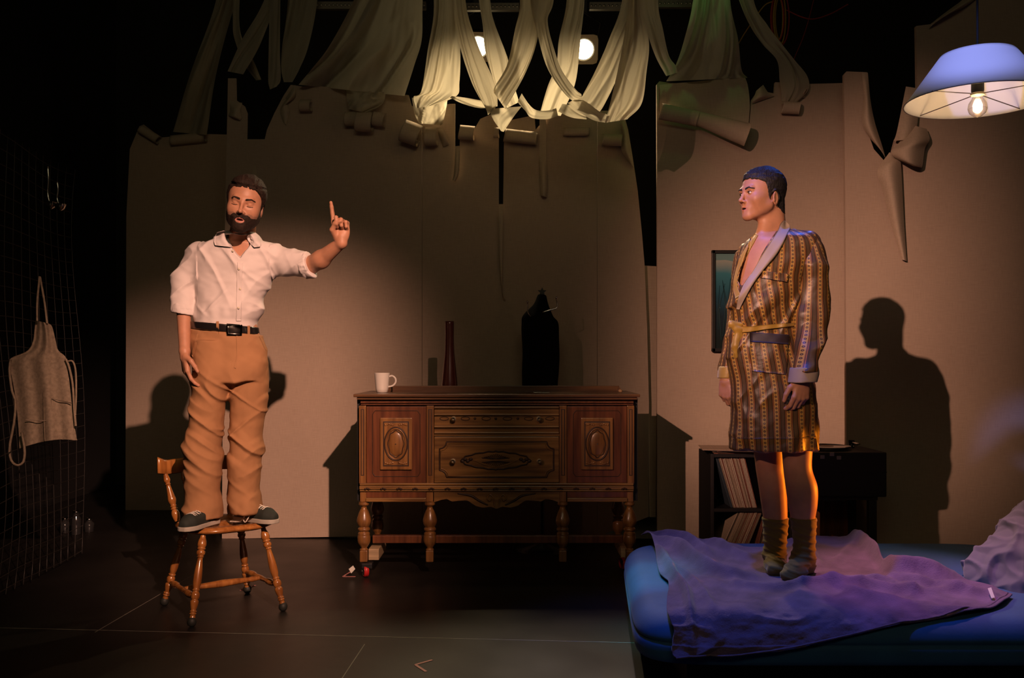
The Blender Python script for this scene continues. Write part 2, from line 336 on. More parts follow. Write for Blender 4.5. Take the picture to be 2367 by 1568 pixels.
# upright end of the wall between far left panel and main backdrop
# ================================================================ HANGING MUSLIN
def cloth(label, rows, fold=.02, nf=3, ph=0., n=44, m=M_MUSLIN, name='muslin_strip'):
    """rows: (lx,ly,rx,ry,D) both edges traced top to bottom; pleats run lengthwise"""
    R = spline(rows, max(26, len(rows)*9)); v = []; L = len(R)
    for i, a in enumerate(R):
        s = i/(L-1); wid = math.hypot(a[2]-a[0], a[3]-a[1])*a[4]/FPX; am = fold*min(1, .35+wid*3)
        for k in range(n):
            t = k/(n-1); px = a[0]*(1-t)+a[2]*t; py = a[1]*(1-t)+a[3]*t
            v.append((px, py, a[4], t, s, am))
    v = np.array(v); t, s, am = v[:, 3], v[:, 4], v[:, 5]; z0 = np.zeros(len(v)); sd = int(ph*100)
    h = 1.7*vnoise(np.c_[t*nf*.9+s*.9, s*1.4, z0], sd)+1.2*np.clip(1-2.4*np.abs(vnoise(np.c_[t*nf*1.2+s*1.9, s*1.3, z0], sd+1)), -.2, 1)+.22*vnoise(np.c_[t*nf*3-s*2, s*2.2, z0], sd+2)+.06*vnoise(np.c_[t*nf*7+s*3, s*7, z0], sd+3)
    v = [P(q[0], q[1], q[2]+k*q[5]*1.15) for q, k in zip(v, h)]
    me = raw(v, grid_faces(L, n)); o = obj(name, me, m); tag(o, label, 'hanging cloth', None); return o
cloth('dim brown muslin length at far left of the hanging cloths, falling to the back panel', [(520, -130, 590, -130, 7.4), (497, 10, 540, 20, 7.45), (440, 170, 500, 170, 7.55), (400, 305, 478, 312, 7.72)], .03, 3)
cloth('narrow muslin strip crossing behind the wide left one, ending in a free tip', [(540, -100, 560, -100, 7.0), (538, 40, 553, 38, 7.0), (542, 90, 562, 95, 7.0), (566, 150, 586, 140, 7.0), (592, 186, 604, 184, 7.0)], .012, 2, .5)
cloth('muslin strip slanting down left to the top of the torn backdrop hole', [(655, -110, 700, -110, 6.75), (604, 15, 638, 14, 6.75), (560, 90, 598, 110, 6.75), (526, 165, 562, 172, 6.7)], .02, 2, 1.1)
cloth('straight narrow muslin strip hanging beside the torn hole', [(624, -120, 650, -120, 6.6), (623, 0, 648, 0, 6.6), (621, 120, 647, 120, 6.58), (620, 185, 649, 182, 6.56), (624, 207, 640, 200, 6.54)], .012, 2, 2)
cloth('broad dim muslin strip right of the straight narrow one', [(672, -120, 745, -120, 6.62), (664, 20, 731, 20, 6.6), (652, 110, 712, 110, 6.6), (650, 160, 692, 160, 6.57), (656, 190, 676, 190, 6.54)], .025, 3, .3)
cloth('widest muslin sheet, pleated, resting on the backdrop top left of the lights', [(880, -150, 985, -150, 6.3), (818, 0, 977, 0, 6.3), (762, 105, 975, 90, 6.35), (720, 160, 958, 150, 6.4), (690, 196, 935, 222, 6.48)], .045, 5, .7, 60)
cloth('short muslin tail gathered into curled flaps on the left backdrop', [(800, 204, 892, 214, 6.47), (802, 230, 884, 240, 6.45), (806, 252, 850, 262, 6.44)], .02, 4, .2, 30)
cloth('muslin length with a turned up lower left corner, left of the left light', [(985, -140, 1060, -140, 5.9), (1003, 10, 1058, 10, 5.9), (988, 120, 1064, 120, 5.95), (974, 210, 1062, 190, 5.98), (956, 224, 1055, 222, 6.0), (962, 250, 1000, 244, 6.0)], .03, 4, 1.5, 40)
cloth('muslin tail below the turned up corner, tucked behind curled linen', [(952, 226, 1035, 228, 6.45), (958, 262, 1030, 258, 6.43), (968, 285, 1022, 290, 6.42)], .02, 4, 1.2, 30)
cloth('muslin strip sweeping down right across the left light', [(1040, -140, 1080, -140, 5.75), (1047, 10, 1076, 0, 5.75), (1060, 95, 1103, 100, 5.72), (1090, 190, 1141, 185, 5.7), (1122, 250, 1150, 230, 5.7), (1128, 266, 1144, 252, 5.7)], .022, 3, .2)
cloth('muslin strip on the right of the left light, twisting toward the crossing', [(1090, -140, 1120, -140, 5.95), (1107, 0, 1133, 0, 5.95), (1116, 60, 1142, 50, 5.95), (1122, 120, 1172, 130, 5.92), (1146, 200, 1180, 170, 5.9), (1172, 250, 1200, 236, 5.9)], .018, 3, 2.3)
cloth('muslin strip from the middle falling down left over the crossing', [(1190, -140, 1262, -140, 5.6), (1202, 0, 1256, 0, 5.6), (1190, 70, 1240, 100, 5.6), (1172, 150, 1214, 170, 5.62), (1144, 200, 1180, 232, 5.65), (1142, 215, 1168, 252, 5.66)], .026, 4, 1.9, 34)
cloth('muslin loop falling from the middle down right below the right light', [(1225, -140, 1290, -140, 5.5), (1226, 0, 1280, 0, 5.5), (1240, 70, 1266, 50, 5.5), (1262, 150, 1286, 130, 5.5), (1292, 200, 1302, 168, 5.5), (1322, 232, 1330, 206, 5.5), (1346, 234, 1344, 218, 5.5)], .02, 3, .9)
cloth('muslin strip looping from crossing up to lower middle of the cloths', [(1196, 236, 1206, 216, 5.7), (1214, 256, 1222, 240, 5.7), (1228, 272, 1238, 254, 5.7), (1262, 276, 1262, 256, 5.7), (1290, 268, 1286, 250, 5.72)], .012, 2, .4)
cloth('muslin strip covering the left half of the right light', [(1310, -140, 1352, -140, 5.85), (1310, 0, 1351, 0, 5.85), (1292, 90, 1342, 90, 5.85), (1286, 150, 1334, 170, 5.85), (1266, 200, 1322, 215, 5.85), (1248, 262, 1296, 268, 5.84)], .024, 3, 2.8, 34)
cloth('bright muslin leg falling down left from the right hand gather', [(1440, -140, 1485, -140, 5.6), (1438, 0, 1478, 0, 5.6), (1408, 90, 1446, 110, 5.6), (1378, 160, 1424, 185, 5.6), (1348, 218, 1398, 240, 5.6), (1336, 240, 1384, 262, 5.6)], .024, 3, .6, 34)
cloth('widest bright muslin belly right of the right light', [(1452, -140, 1495, -140, 5.4), (1452, 0, 1482, 0, 5.4), (1440, 100, 1500, 95, 5.4), (1424, 180, 1494, 170, 5.4), (1410, 240, 1483, 240, 5.4), (1398, 284, 1450, 276, 5.4)], .04, 3, 1.4, 40)
cloth('bright muslin band slung low between the two bright lengths', [(1312, 238, 1338, 226, 5.52), (1344, 262, 1362, 240, 5.5), (1372, 278, 1386, 258, 5.48), (1400, 284, 1408, 266, 5.44)], .014, 2, .1)
cloth('muslin band stretched flat across the lower middle cloths', [(1290, 258, 1300, 240, 5.62), (1322, 272, 1326, 244, 5.6), (1356, 276, 1352, 252, 5.6)], .014, 2, 1.1)
cloth('twisted white muslin rope slung between two strips under the left light', [(1040, 226, 1044, 222, 5.8), (1070, 240, 1076, 226, 5.8), (1110, 250, 1114, 232, 5.8), (1150, 246, 1150, 230, 5.8)], .012, 2, .5)
cloth('triangular muslin tail pointing down at the crossing', [(1130, 252, 1206, 246, 5.68), (1140, 276, 1186, 272, 5.68), (1158, 303, 1164, 305, 5.68)], .012, 2, .5)
cloth('green tinged muslin strip falling right to the top of the panel edge', [(1480, -140, 1530, -140, 5.7), (1478, 0, 1521, 0, 5.7), (1496, 75, 1533, 70, 5.75), (1515, 130, 1546, 128, 5.9), (1534, 166, 1562, 152, 6.1), (1540, 176, 1566, 168, 6.2)], .02, 3, 1.9)
cloth('broad muslin sheet lit green at top above the framed picture', [(1610, -140, 1690, -140, 5.9), (1602, 0, 1688, 0, 5.9), (1582, 90, 1706, 90, 6.0), (1562, 150, 1714, 160, 6.15), (1540, 188, 1728, 180, 6.24)], .035, 5, .2, 50)
cloth('rightmost muslin strip, bending down to the panel top', [(1660, -140, 1730, -140, 6.0), (1708, 0, 1742, 0, 6.0), (1734, 60, 1774, 58, 6.05), (1764, 104, 1806, 100, 6.1), (1796, 140, 1836, 138, 6.18), (1802, 186, 1866, 176, 6.25), (1806, 212, 1868, 208, 6.25), (1806, 240, 1842, 238, 6.26)], .018, 3, 1)
# ================================================================ GRID, STAGE LIGHTS, CABLES
M_PIPE = mat('scuffed_batten', (.20, .18, .15), .5, metal=.6); M_DK = mat('black_steel', (.02, .02, .02), .45, metal=.3)
def batten(label, x0, x1, y, D):
    r = thing('perforated_batten', label, 'batten', P((x0+x1)/2, y, D)); a = P(x0, y, D); b = P(x1, y, D)
    MB().box((a[0], D-.02, a[2]-.028), (b[0], D+.02, a[2]+.028), bev=.004).build('rail', M_PIPE, r)
    mb = MB(); n = max(4, int((x1-x0)/9))
    for k in range(n):
        xx = a[0]+(b[0]-a[0])*(k+.5)/n; mb.sphere((xx, D-.022, a[2]), (.009, .004, .009), 8, 5)
    for xx in (a[0]+.06, b[0]-.06): MB().tube([(xx, D, a[2]+.02), (xx, D, 5.2)], .006).build('hanger', M_DK, r)
    mb.build('bolt_row', mat('bolt', (.45, .42, .36), .3, metal=.8), r)
batten('perforated metal batten above the widest muslin sheet', 730, 985, 14, 6.8); batten('perforated metal batten high between the two stage lights', 1070, 1200, 17, 6.8)
batten('perforated metal batten above and right of the right light', 1362, 1440, 15, 6.8); batten('short perforated metal batten behind the green tinged cloth', 1520, 1600, 10, 6.8)
M_GEL = mat('tan_gel_frame', (.42, .36, .26), .6); M_HOT = emis('glowing_lens', (1, .80, .45), 14)
def par(label, px, py, D, aim):
    c = aa(*P(px, py, D)); r = thing('stage_light', label, 'stage light', tuple(c)); d = unit(aa(*aim)-c); sx = unit(np.cross(d, (0, 0, 1))); up = np.cross(sx, d)
    R = np.array([sx, d, up]).T
    mb = MB(); h = .108; ring = [c+R @ aa(.075*math.cos(a), 0, .075*math.sin(a)) for a in np.linspace(0, 2*PI, 33)[:-1]]
    v = []; 
    for s in (0, -.006):
        for q in range(32):
            a = 2*PI*q/32; k = h/max(abs(math.cos(a)), abs(math.sin(a))); k = min(k, h*1.3); v.append(c+R @ aa(k*math.cos(a), .01+s, k*math.sin(a)))
        for q in range(32):
            a = 2*PI*q/32; v.append(c+R @ aa(.082*math.cos(a), .01+s, .082*math.sin(a)))
    f = []
    for q in range(32):
        q2 = (q+1) % 32; f += [(q, q2, 32+q2, 32+q), (64+q2, 64+q, 96+q, 96+q2), (q, 64+q, 64+q2, q2), (32+q2, 96+q2, 96+q, 32+q)]
    mb.add(v, f).build('gel_frame', M_GEL, r)
    MB().lathe([(0, .095), (.25, .1), (.7, .085), (1, .04)], tuple(c-d*.005), tuple(c-d*.34)).build('can', M_DK, r)
    MB().lathe([(0, .074), (.6, .06), (1, .02)], tuple(c+d*.006), tuple(c+d*.018)).build('lens', M_HOT, r)
    MB().tube([tuple(c-d*.15+sx*.1), tuple(c-d*.15+sx*.13+up*.16), tuple(c-d*.15+up*.24), tuple(c-d*.15-sx*.13+up*.16), tuple(c-d*.15-sx*.1)], .008).build('yoke', M_DK, r)
    MB().box((-.03, -.03, .23), (.03, .03, .34), R=np.eye(3), c=c-d*.15).build('clamp', M_DK, r)
    return c, d
for lab, px, py, aim in (('glowing stage light half hidden by muslin, the left of the two', 1105, 108, (-.1, 3.5, 1.6)), ('glowing stage light with bigger visible disc, the right of the two', 1349, 114, (.45, 3.5, 1.6))):
    c, d = par(lab, px, py, 7.0, aim)
    s = spot('stage_light_beam', tuple(c+d*.03), (aim[0], 5.6, 1.7), 150, (1, .75, .44), 84, .8, .05)
M_RED = mat('red_cable', (.35, .03, .02), .5); M_YEL = mat('yellow_cable', (.45, .28, .04), .5)
r = thing('cable_coil', 'coil of dim red and yellow cable hanging at the ceiling', 'cable coil', P(1805, 50, 7.2))
for nm, m, ks in (('yellow_loop', M_YEL, ((0, 13, 62), (5, 16, 58), (-4, 11, 50))), ('red_loop', M_RED, ((3, 18, 60), (-6, 15, 54), (1, 20, 64)))):
    mb = MB()
    for dx, a, b in ks: mb.tube([P(1803+dx+a*math.sin(q), 42-b*math.cos(q), 7.2+dx*.004) for q in np.linspace(0, 2*PI, 30)[:-1]], .006, 6, True)
    mb.build(nm, m, r)
def cable(label, pts, m, D=7.2, rr=.005): tag(MB().tube([P(x, y, D) for x, y in spline(pts, 24)], rr, 6).build('cable', m), label, 'cable')
cable('yellow cable running down left from the coil behind the cloth', [(1790, 2), (1768, 12), (1745, 42), (1722, 76), (1708, 100)], M_YEL)
cable('red cable drooping right of the cable coil', [(1815, 22), (1850, 38), (1880, 44), (1920, 32), (1960, 10)], M_RED)
cable('thin dark red cable dropping steeply right of the coil', [(1882, -5), (1868, 50), (1855, 90), (1840, 125), (1834, 140)], M_RED, rr=.003)
# ================================================================ LEFT: WIRE MESH, APRON
M_WIRE = mat('dull_wire', (.07, .065, .06), .45, metal=.7)
r = thing('wire_mesh_panel', 'dark wire grid panel leaning along the left wall behind the apron', 'wire mesh', (-2.8, 5.2, 0))
def mp(u, v):  # mesh surface: u across (left to right), v height
    D = 4.7+u*1.25; base = P(-30+u*215+12*math.sin(v*2.1+u), 0, D); return (base[0]+.02*math.sin(v*3+u*4), D+.03*math.sin(v*2.3), .02+v)
mb = MB()
for i in range(13): mb.tube([mp(i/12, v) for v in np.linspace(0, 2.45, 26)], .0022, 5)
for j in range(31): mb.tube([mp(u, .02+j*.08+.012*math.sin(u*6)) for u in np.linspace(0, 1, 12)], .0022, 5)
mb.build('wire_grid', M_WIRE, r)
M_APRON = mat('grey_linen_apron', (.30, .235, .165), .9, noise=((60, 60, 60), .25), bump=((200, 200, 200), .4, .001), spec=.1)
r = thing('apron', 'faded grey linen apron hanging from its neck loop on the wire mesh', 'apron', P(100, 1030, 4.95))
rows = [(82, 741, 112, 748), (80, 760, 120, 756), (76, 790, 128, 788), (62, 812, 134, 810), (22, 832, 152, 828), (27, 870, 158, 868), (36, 920, 164, 920), (42, 980, 171, 978), (44, 1010, 177, 1016), (45, 1037, 178, 1016)]
R = spline(rows, 50); v = []
for i, a in enumerate(R):
    for k in range(44):
        t_ = k/43; s = i/49; yy = (a[1]*(1-t_)+a[3]*t_)-(8*math.sin(t_*PI)*(1 if s > .85 else 0)*(s-.85)*6)
        v.append(P(a[0]*(1-t_)+a[2]*t_, yy, 4.95+.012*math.sin(t_*17+s*2)*(.4+s)+.02*math.sin(t_*6+1)))
f = grid_faces(50, 44); n = len(v); v += [(x, y+.003, z) for x, y, z in v]; obj('cloth_body', raw(v, f+[[q+n for q in g][::-1] for g in f]), M_APRON, r)
def tiep(name, pts, w=.006, m=M_APRON): 
    mb = MB(); L = [aa(*P(x, y, 4.93)) for x, y in spline(pts, 26)]; mb.tube(L, w, 6); mb.build(name, m, r)
tiep('neck_strap', [(86, 742), (86, 700), (90, 655), (92, 640), (96, 660), (103, 700), (109, 748)], .0055)
tiep('waist_tie', [(24, 832), (22, 860), (28, 905), (36, 930), (32, 980), (22, 1035), (26, 1065), (40, 1076), (54, 1068), (57, 1040), (50, 1000)], .0065)
tiep('waist_tie', [(152, 830), (160, 850), (168, 890), (171, 940), (175, 985)]); tiep('waist_tie', [(154, 836), (168, 836), (175, 860), (176, 910), (174, 960)], .005)
mb = MB(); mb.tube([P(x, y, 4.925) for x, y in ((60, 970), (118, 974), (118, 922), (165, 932))], .0025, 5); mb.tube([P(x, y, 4.925) for x, y in ((100, 905), (102, 985), (104, 1020))], .002, 5); mb.build('pocket_seam', M_APRON, r)
M_CHR = mat('chrome', (.6, .58, .55), .15, metal=1)
def hook_tool(label, x, y0, y1, D=5.0):
    r = thing('ladle', label, 'ladle', P(x, y1, D)); MB().tube([P(a, b, D) for a, b in spline([(x-2, y0), (x, y0+(y1-y0)*.3), (x-2, y0+(y1-y0)*.7), (x+3, y1)], 14)], .004, 6).build('handle', M_CHR, r)
    MB().lathe([(0, .004), (.3, .022), (.8, .03), (1, .031)], P(x+5, y1+14, D), P(x+5, y1-2, D), 16, False).build('bowl', M_CHR, r)
hook_tool('metal ladle hanging highest on the wire mesh', 112, 385, 470); hook_tool('smaller metal ladle hanging right of the highest one', 134, 420, 474)
# small clutter along the foot of the left wall
M_CLR = mat('dark_glass', (.03, .03, .03), .08, spec=.8)
for k, (px, py, hh, lab) in enumerate(((150, 1218, .10, 'small dark glass jar standing at the foot of the left wall'), (176, 1222, .16, 'taller dark bottle among clutter beside the left wall'), (206, 1216, .09, 'short dark glass jar right of the taller bottle by the wall'))):
    x, y = gp(px, py+14); r = thing('glass_jar', lab, 'jar', (x, y, 0)); MB().lathe([(0, .03), (.05, .034), (.7, .034), (.85, .02), (1, .02)], (x, y, .002), (x, y, hh), 20).build('glass_body', M_CLR, r)
    MB().lathe([(0, .022), (1, .022)], (x, y, hh), (x, y, hh+.012), 16).build('lid', M_CHR, r)
# ================================================================ SIDEBOARD
W_RED = wood('reddish_walnut', (.145, .048, .017), (.075, .022, .009), 'z'); W_GLD = wood('golden_oak', (.26, .135, .038), (.12, .055, .016), 'x')
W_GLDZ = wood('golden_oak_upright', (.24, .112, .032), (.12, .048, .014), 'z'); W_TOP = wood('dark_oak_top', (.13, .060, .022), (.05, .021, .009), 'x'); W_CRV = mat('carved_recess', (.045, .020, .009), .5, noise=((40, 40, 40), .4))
DS = 5.375; SB = DS+.03
r = thing('sideboard', 'antique dark oak sideboard with turned legs and carved doors', 'sideboard', (X(1150, DS), DS+.27, 0))
def bx(name, x0, y0, x1, y1, d0, d1, m, bev=.003, par=r):
    return MB().box((X(x0, DS), DS+d0, Z(y1, DS)), (X(x1, DS), DS+d1, Z(y0, DS)), bev=bev).build(name, m, par)
mb = MB(); mb.box((X(819, DS), DS-.035, Z(918, DS)), (X(1478, DS), DS+.60, Z(911, DS)), bev=.004); mb.box((X(826, DS), DS-.02, Z(924, DS)), (X(1472, DS), DS+.55, Z(918, DS)), bev=.003); mb.build('top', W_TOP, r)
bx('gallery', 862, 896, 1448, 912, .36, .40, W_TOP); 
for a in (862, 1444): MB().box((X(a, DS), DS+.30, Z(912, DS)), (X(a+4, DS), DS+.36, Z(900, DS))).build('gallery_end', W_TOP, r)
bx('case', 832, 924, 1466, 1122, .02, .50, W_RED)
for a in (823, 1466): MB().box((X(a, DS), DS+.04, Z(1160, DS)), (X(a+10, DS), DS+.56, Z(922, DS))).build('side_panel', M_DK, r)
mb = MB()
for y, h, dd in ((928, 4, .012), (934, 2.5, .004)): mb.box((X(834, DS), DS-dd, Z(y+h, DS)), (X(1464, DS), DS+.03, Z(y, DS)), bev=.0015)
mb.build('cornice', W_RED, r)
for x0, x1 in ((830, 846), (986, 1003), (1293, 1310), (1450, 1466)):
    p = bx('stile', x0, 938, x1, 1118, -.004, .03, W_GLDZ)
    mb = MB(); mb.box((X(x0+4, DS), DS-.0055, Z(1100, DS)), (X(x1-4, DS), DS-.003, Z(946, DS)), bev=.001); 
    mb.build('fluting', W_CRV, p); mb = MB(); mb.box((X(x0+6.5, DS), DS-.008, Z(1098, DS)), (X(x1-6.5, DS), DS-.004, Z(948, DS)), bev=.001); mb.build('bead', W_GLDZ, p)
def ring(cx, cy, rx, ry, w, d, m, par, name, n=48, lob=0, z0=.0):
    mb = MB(); pts = []
    for k in range(n):
        a = 2*PI*k/n; q = 1+lob*math.cos(8*a); pts.append((X(cx+rx*q*math.cos(a), DS), DS-z0, Z(cy+ry*q*math.sin(a), DS)))
    mb.tube(pts, w, 8, True); mb.build(name, m, par)
def frameline(pts, w, m, par, name, d):
    mb = MB(); L = []
    for i in range(len(pts)):
        a, b = pts[i], pts[(i+1) % len(pts)]
        for t in np.linspace(0, 1, 6)[:-1]: L.append((X(a[0]*(1-t)+b[0]*t, DS), DS-d, Z(a[1]*(1-t)+b[1]*t, DS)))
    mb.tube(L, w, 6, True); mb.build(name, m, par)
def notched(x0, y0, x1, y1, c):
    pts = []
    for (cx, cy, a0) in ((x0, y0, 90), (x1, y0, 180), (x1, y1, 270), (x0, y1, 360)):
        for k in range(5):
            a = math.radians(a0-90*k/4); pts.append((cx+c*math.cos(a), cy+c*math.sin(a)))
    return pts
for x0, x1, w in ((847, 985, W_RED), (1311, 1449, W_RED)):
    d = bx('door', x0, 940, x1, 1117, .002, .03, w); cx = (x0+x1)/2
    frameline([(x0+14, 958), (x0+20, 950), (x1-20, 950), (x1-14, 958), (x1-14, 1094), (x1-20, 1102), (x0+20, 1102), (x0+14, 1094)], .0022, W_CRV, d, 'inlay_line', -.001)
    mb = MB(); mb.box((X(cx-37, DS), DS-.014, Z(1086, DS)), (X(cx+37, DS), DS+.01, Z(966, DS)), bev=.005); mb.build('raised_panel', W_GLDZ, d)
    mb = MB(); mb.box((X(cx-30, DS), DS-.0155, Z(1078, DS)), (X(cx+30, DS), DS-.013, Z(974, DS)), bev=.001); mb.build('carved_ground', W_CRV, d)
    mb = MB(); mb.box((X(cx-27, DS), DS-.0175, Z(1075, DS)), (X(cx+27, DS), DS-.014, Z(977, DS)), bev=.002)
    mb.build('carved_field', W_GLDZ, d)
    ring(cx, 1026, 26, 38, .005, 0, W_CRV, d, 'oval_groove', z0=.017); ring(cx, 1026, 23, 35, .0045, 0, W_GLDZ, d, 'oval_molding', z0=.020); ring(cx, 1026, 18, 30, .0028, 0, W_CRV, d, 'leaf_ring', lob=.05, z0=.019)
    mb = MB(); mb.sphere((X(cx, DS), DS-.017, Z(1026, DS)), (.042, .008, .07), 24, 12); mb.build('oval_boss', W_GLDZ, d)
    for sx in (-1, 1):
        for sy in (-1, 1):
            mb = MB()
            for k in range(5):
                a = k*.35; mb.sphere((X(cx+sx*(24-k*4), DS), DS-.018, Z(1026+sy*(46-abs(2-k)*1.2), DS)), (.008, .004, .006), 8, 5)
            mb.build('corner_carving', W_GLDZ, d)
    MB().sphere((X(cx, DS), DS-.026, Z(1026, DS)), .004, 10, 6).build('keyhole', M_CHR, d)
M_BRASS = mat('antique_brass', (.80, .70, .46), .35, metal=.15)
def knob(x, y, par): MB().lathe([(0, .012), (.2, .005), (.45, .005), (.6, .012), (.85, .0155), (1, .008)], (X(x, DS), DS-.004, Z(y, DS)), (X(x, DS), DS-.042, Z(y, DS)), 18).build('knob', M_BRASS, par)
d = bx('drawer', 1004, 940, 1292, 1001, .0, .03, W_GLD)
mb = MB()
for y in (941, 957, 985, 999): mb.box((X(1004, DS), DS-.016, Z(y+3.5, DS)), (X(1292, DS), DS+.01, Z(y, DS)), bev=.0025)
mb.build('molding', W_GLD, d)
mb = MB()
for k, cx in enumerate((1027, 1076, 1124, 1173, 1222, 1271)):
    mb = MB(); mb.tube([(X(cx+10*math.cos(a), DS), DS-.002, Z(968+4*math.sin(a), DS)) for a in np.linspace(0, 2*PI, 17)[:-1]], .0022, 6, True); mb.build('carved_slot', W_CRV, d)
mb = MB()
for cx in (1098, 1146, 1197): mb.sphere((X(cx, DS), DS-.002, Z(968, DS)), (.008, .004, .008), 8, 5)
mb.build('rosette_row', W_CRV, d); knob(1049, 968, d); knob(1245, 968, d)
d = bx('drawer', 1004, 1010, 1292, 1116, .0, .03, W_GLD)
frameline(notched(1016, 1022, 1280, 1104, 16), .0045, W_CRV, d, 'notched_molding', -.001); frameline(notched(1019, 1025, 1277, 1101, 17), .0025, W_GLD, d, 'notched_bead', .004)
mb = MB(); pts = []
for k in range(64):
    a = 2*PI*k/64; ca, sa = math.cos(a), math.sin(a); pts.append((X(1146+78*np.sign(ca)*abs(ca)**1.6*(1+.03*math.cos(16*a)), DS), DS-.006, Z(1064+21*np.sign(sa)*abs(sa)**.9*(1+.05*math.cos(16*a)), DS)))
mb.tube(pts, .004, 6, True)
for k in range(-7, 8):
    for s in (-1, 1): mb.tube([(X(1146+k*1.0, DS), DS-.004, Z(1064+s*2, DS)), (X(1146+k*4.6, DS), DS-.007, Z(1064+s*(15-abs(k)*1.4), DS))], .0022, 5)
for s in (-1, 1):
    for q in range(4): mb.sphere((X(1146+s*(58+q*6.5), DS), DS-.005, Z(1064+(2 if q % 2 else -2), DS)), (.012, .005, .009), 10, 6)
mb.build('carved_cartouche', W_CRV, d); 
mb = MB(); mb.prism([(X(1146+s[0], DS), DS-.001, Z(1064+s[1], DS)) for s in ((-52, 0), (-26, -12), (0, -18), (26, -12), (52, 0), (26, 12), (0, 18), (-26, 12))], (0, -.004, 0)); mb.build('cartouche_ground', W_GLD, d)
knob(1048, 1065, d); knob(1246, 1065, d)
bx('drawer_rail', 1003, 1003, 1293, 1009, -.004, .03, W_GLD)
mb = MB()
for y, h, dd in ((1117, 5, .010), (1123, 8, .022), (1132, 4, .012)): mb.box((X(832, DS), DS-dd, Z(y+h, DS)), (X(1464, DS), DS+.05, Z(y, DS)), bev=.003)
mb.build('base_molding', W_GLD, r)
mb = MB()
for k in range(17):
    for q in (-1, 0, 1): mb.sphere((X(850+k*37+q*4, DS), DS-.023, Z(1128+abs(q)*1.5, DS)), (.0075, .005, .005), 8, 5)
mb.build('leaf_carving', W_CRV, r)
for x0, x1 in ((846, 985), (1311, 1450)):
    bx('apron_rail', x0, 1137, x1, 1151, .0, .03, W_RED); mb = MB(); mb.box((X(x0, DS), DS-.012, Z(1160, DS)), (X(x1, DS), DS+.03, Z(1151, DS)), bev=.004); a = mb.build('apron_bead', W_GLD, r)
ap = [(1003, 1137), (1293, 1137), (1293, 1162), (1275, 1156), (1262, 1154), (1250, 1160), (1235, 1158), (1215, 1157), (1196, 1170), (1180, 1174), (1160, 1172), (1148, 1177), (1136, 1172), (1116, 1174), (1100, 1170), (1080, 1157), (1060, 1158), (1045, 1160), (1033, 1154), (1020, 1156), (1003, 1162)]
a = MB().prism([(X(x, DS), DS, Z(y, DS)) for x, y in ap], (0, .022, 0)).build('apron', W_GLD, r)
for s in (-1, 1):
    sc = [(1148+s*5, 1170), (1148+s*8, 1150), (1148+s*16, 1144), (1148+s*22, 1152), (1148+s*16, 1158), (1148+s*12, 1152)]; MB().tube([(X(x, DS), DS-.003, Z(y, DS)) for x, y in spline(sc, 20)], .005, 8).build('scroll', W_GLD, a)
    sc = [(1148+s*20, 1168), (1148+s*40, 1158), (1148+s*60, 1146), (1148+s*90, 1141)]; MB().tube([(X(x, DS), DS-.002, Z(y, DS)) for x, y in spline(sc, 20)], [.004+.003*math.sin(PI*k/19) for k in range(20)], 8).build('scroll', W_CRV, a)
def sleg(x, dy, yb=1300):
    p = [(0, .028), (.06, .03), (.08, .018), (.12, .017), (.17, .026), (.25, .036), (.33, .042), (.40, .034), (.43, .027), (.45, .034), (.48, .034), (.50, .026), (.53, .034), (.56, .034), (.60, .037), (.68, .036), (.75, .022), (.78, .017), (.80, .024), (.83, .018)]
    z1 = Z(1160, DS); z0 = Z(yb, DS); xx = X(x, DS); mb = MB(); mb.lathe(p, (xx, DS+dy, z1), (xx, DS+dy, z0), 24)
    mb.box((xx-.022, DS+dy-.022, z0+.16*(z1-z0)), (xx+.022, DS+dy+.022, z0), bev=.004) if False else mb.box((xx-.022, DS+dy-.022, z0), (xx+.022, DS+dy+.022, z0+.19*(z1-z0)), bev=.005)
    mb.box((xx-.02, DS+dy-.02, z1-.004), (xx+.02, DS+dy+.02, Z(1137, DS)), bev=.003); mb.build('leg', W_GLDZ, r)
for x in (840, 993, 1301, 1456): sleg(x, .022)
for x in (846, 1450): sleg(x, .46)
bx('stretcher', 855, 1246, 1445, 1264, .10, .14, W_RED)
bx('platform_edge', 862, 1264, 1440, 1273, .34, .38, mat('pale_pine', (.42, .30, .17), .6, noise=((4, 60, 60), .3)))
PINE = MATS['pale_pine']; a = X(850, DS)
MB().box((a, DS+.03, Z(1298, DS)), (a+.06, DS+.34, Z(1272, DS)), bev=.003).build('pine_block', PINE, r)
MB().box((X(1440, DS), DS+.1, Z(1298, DS)), (X(1455, DS), DS+.40, Z(1276, DS)), bev=.003).build('pine_block', PINE, r)
xx = X(845, DS); cz = .043; c = MB().lathe([(0, .030), (.1, .036), (.9, .036), (1, .030)], (xx-.013, DS+.0, cz-.005), (xx+.013, DS+.01, cz-.005), 24).build('caster_wheel', mat('red_rubber', (.5, .02, .02), .4), r)
mb = MB(); mb.lathe([(0, .024), (1, .024)], (xx-.016, DS-.002, cz-.005), (xx+.018, DS+.012, cz-.005), 18); mb.box((xx-.02, DS-.02, cz+.01), (xx+.04, DS+.05, cz+.04), bev=.004); mb.build('caster_fork', M_DK, c)
MB().lathe([(0, .007), (1, .005)], (xx-.018, DS-.004, cz-.005), (xx-.022, DS-.006, cz-.005), 12).build('axle', M_CHR, c)
x2 = X(815, DS); MB().prism([P(806, 1316, DS-.03), P(816, 1308, DS-.02), P(821, 1316, DS-.02), P(812, 1326, DS-.03)], (0, .004, 0)).build('brake_tag', mat('white_tag', (.6, .58, .5), .6), c)
xx = X(1450, DS); c = MB().lathe([(0, .030), (.1, .036), (.9, .036), (1, .030)], (xx-.013, DS+.2, .038), (xx+.013, DS+.21, .038), 24).build('caster_wheel', MATS['red_rubber'], r)
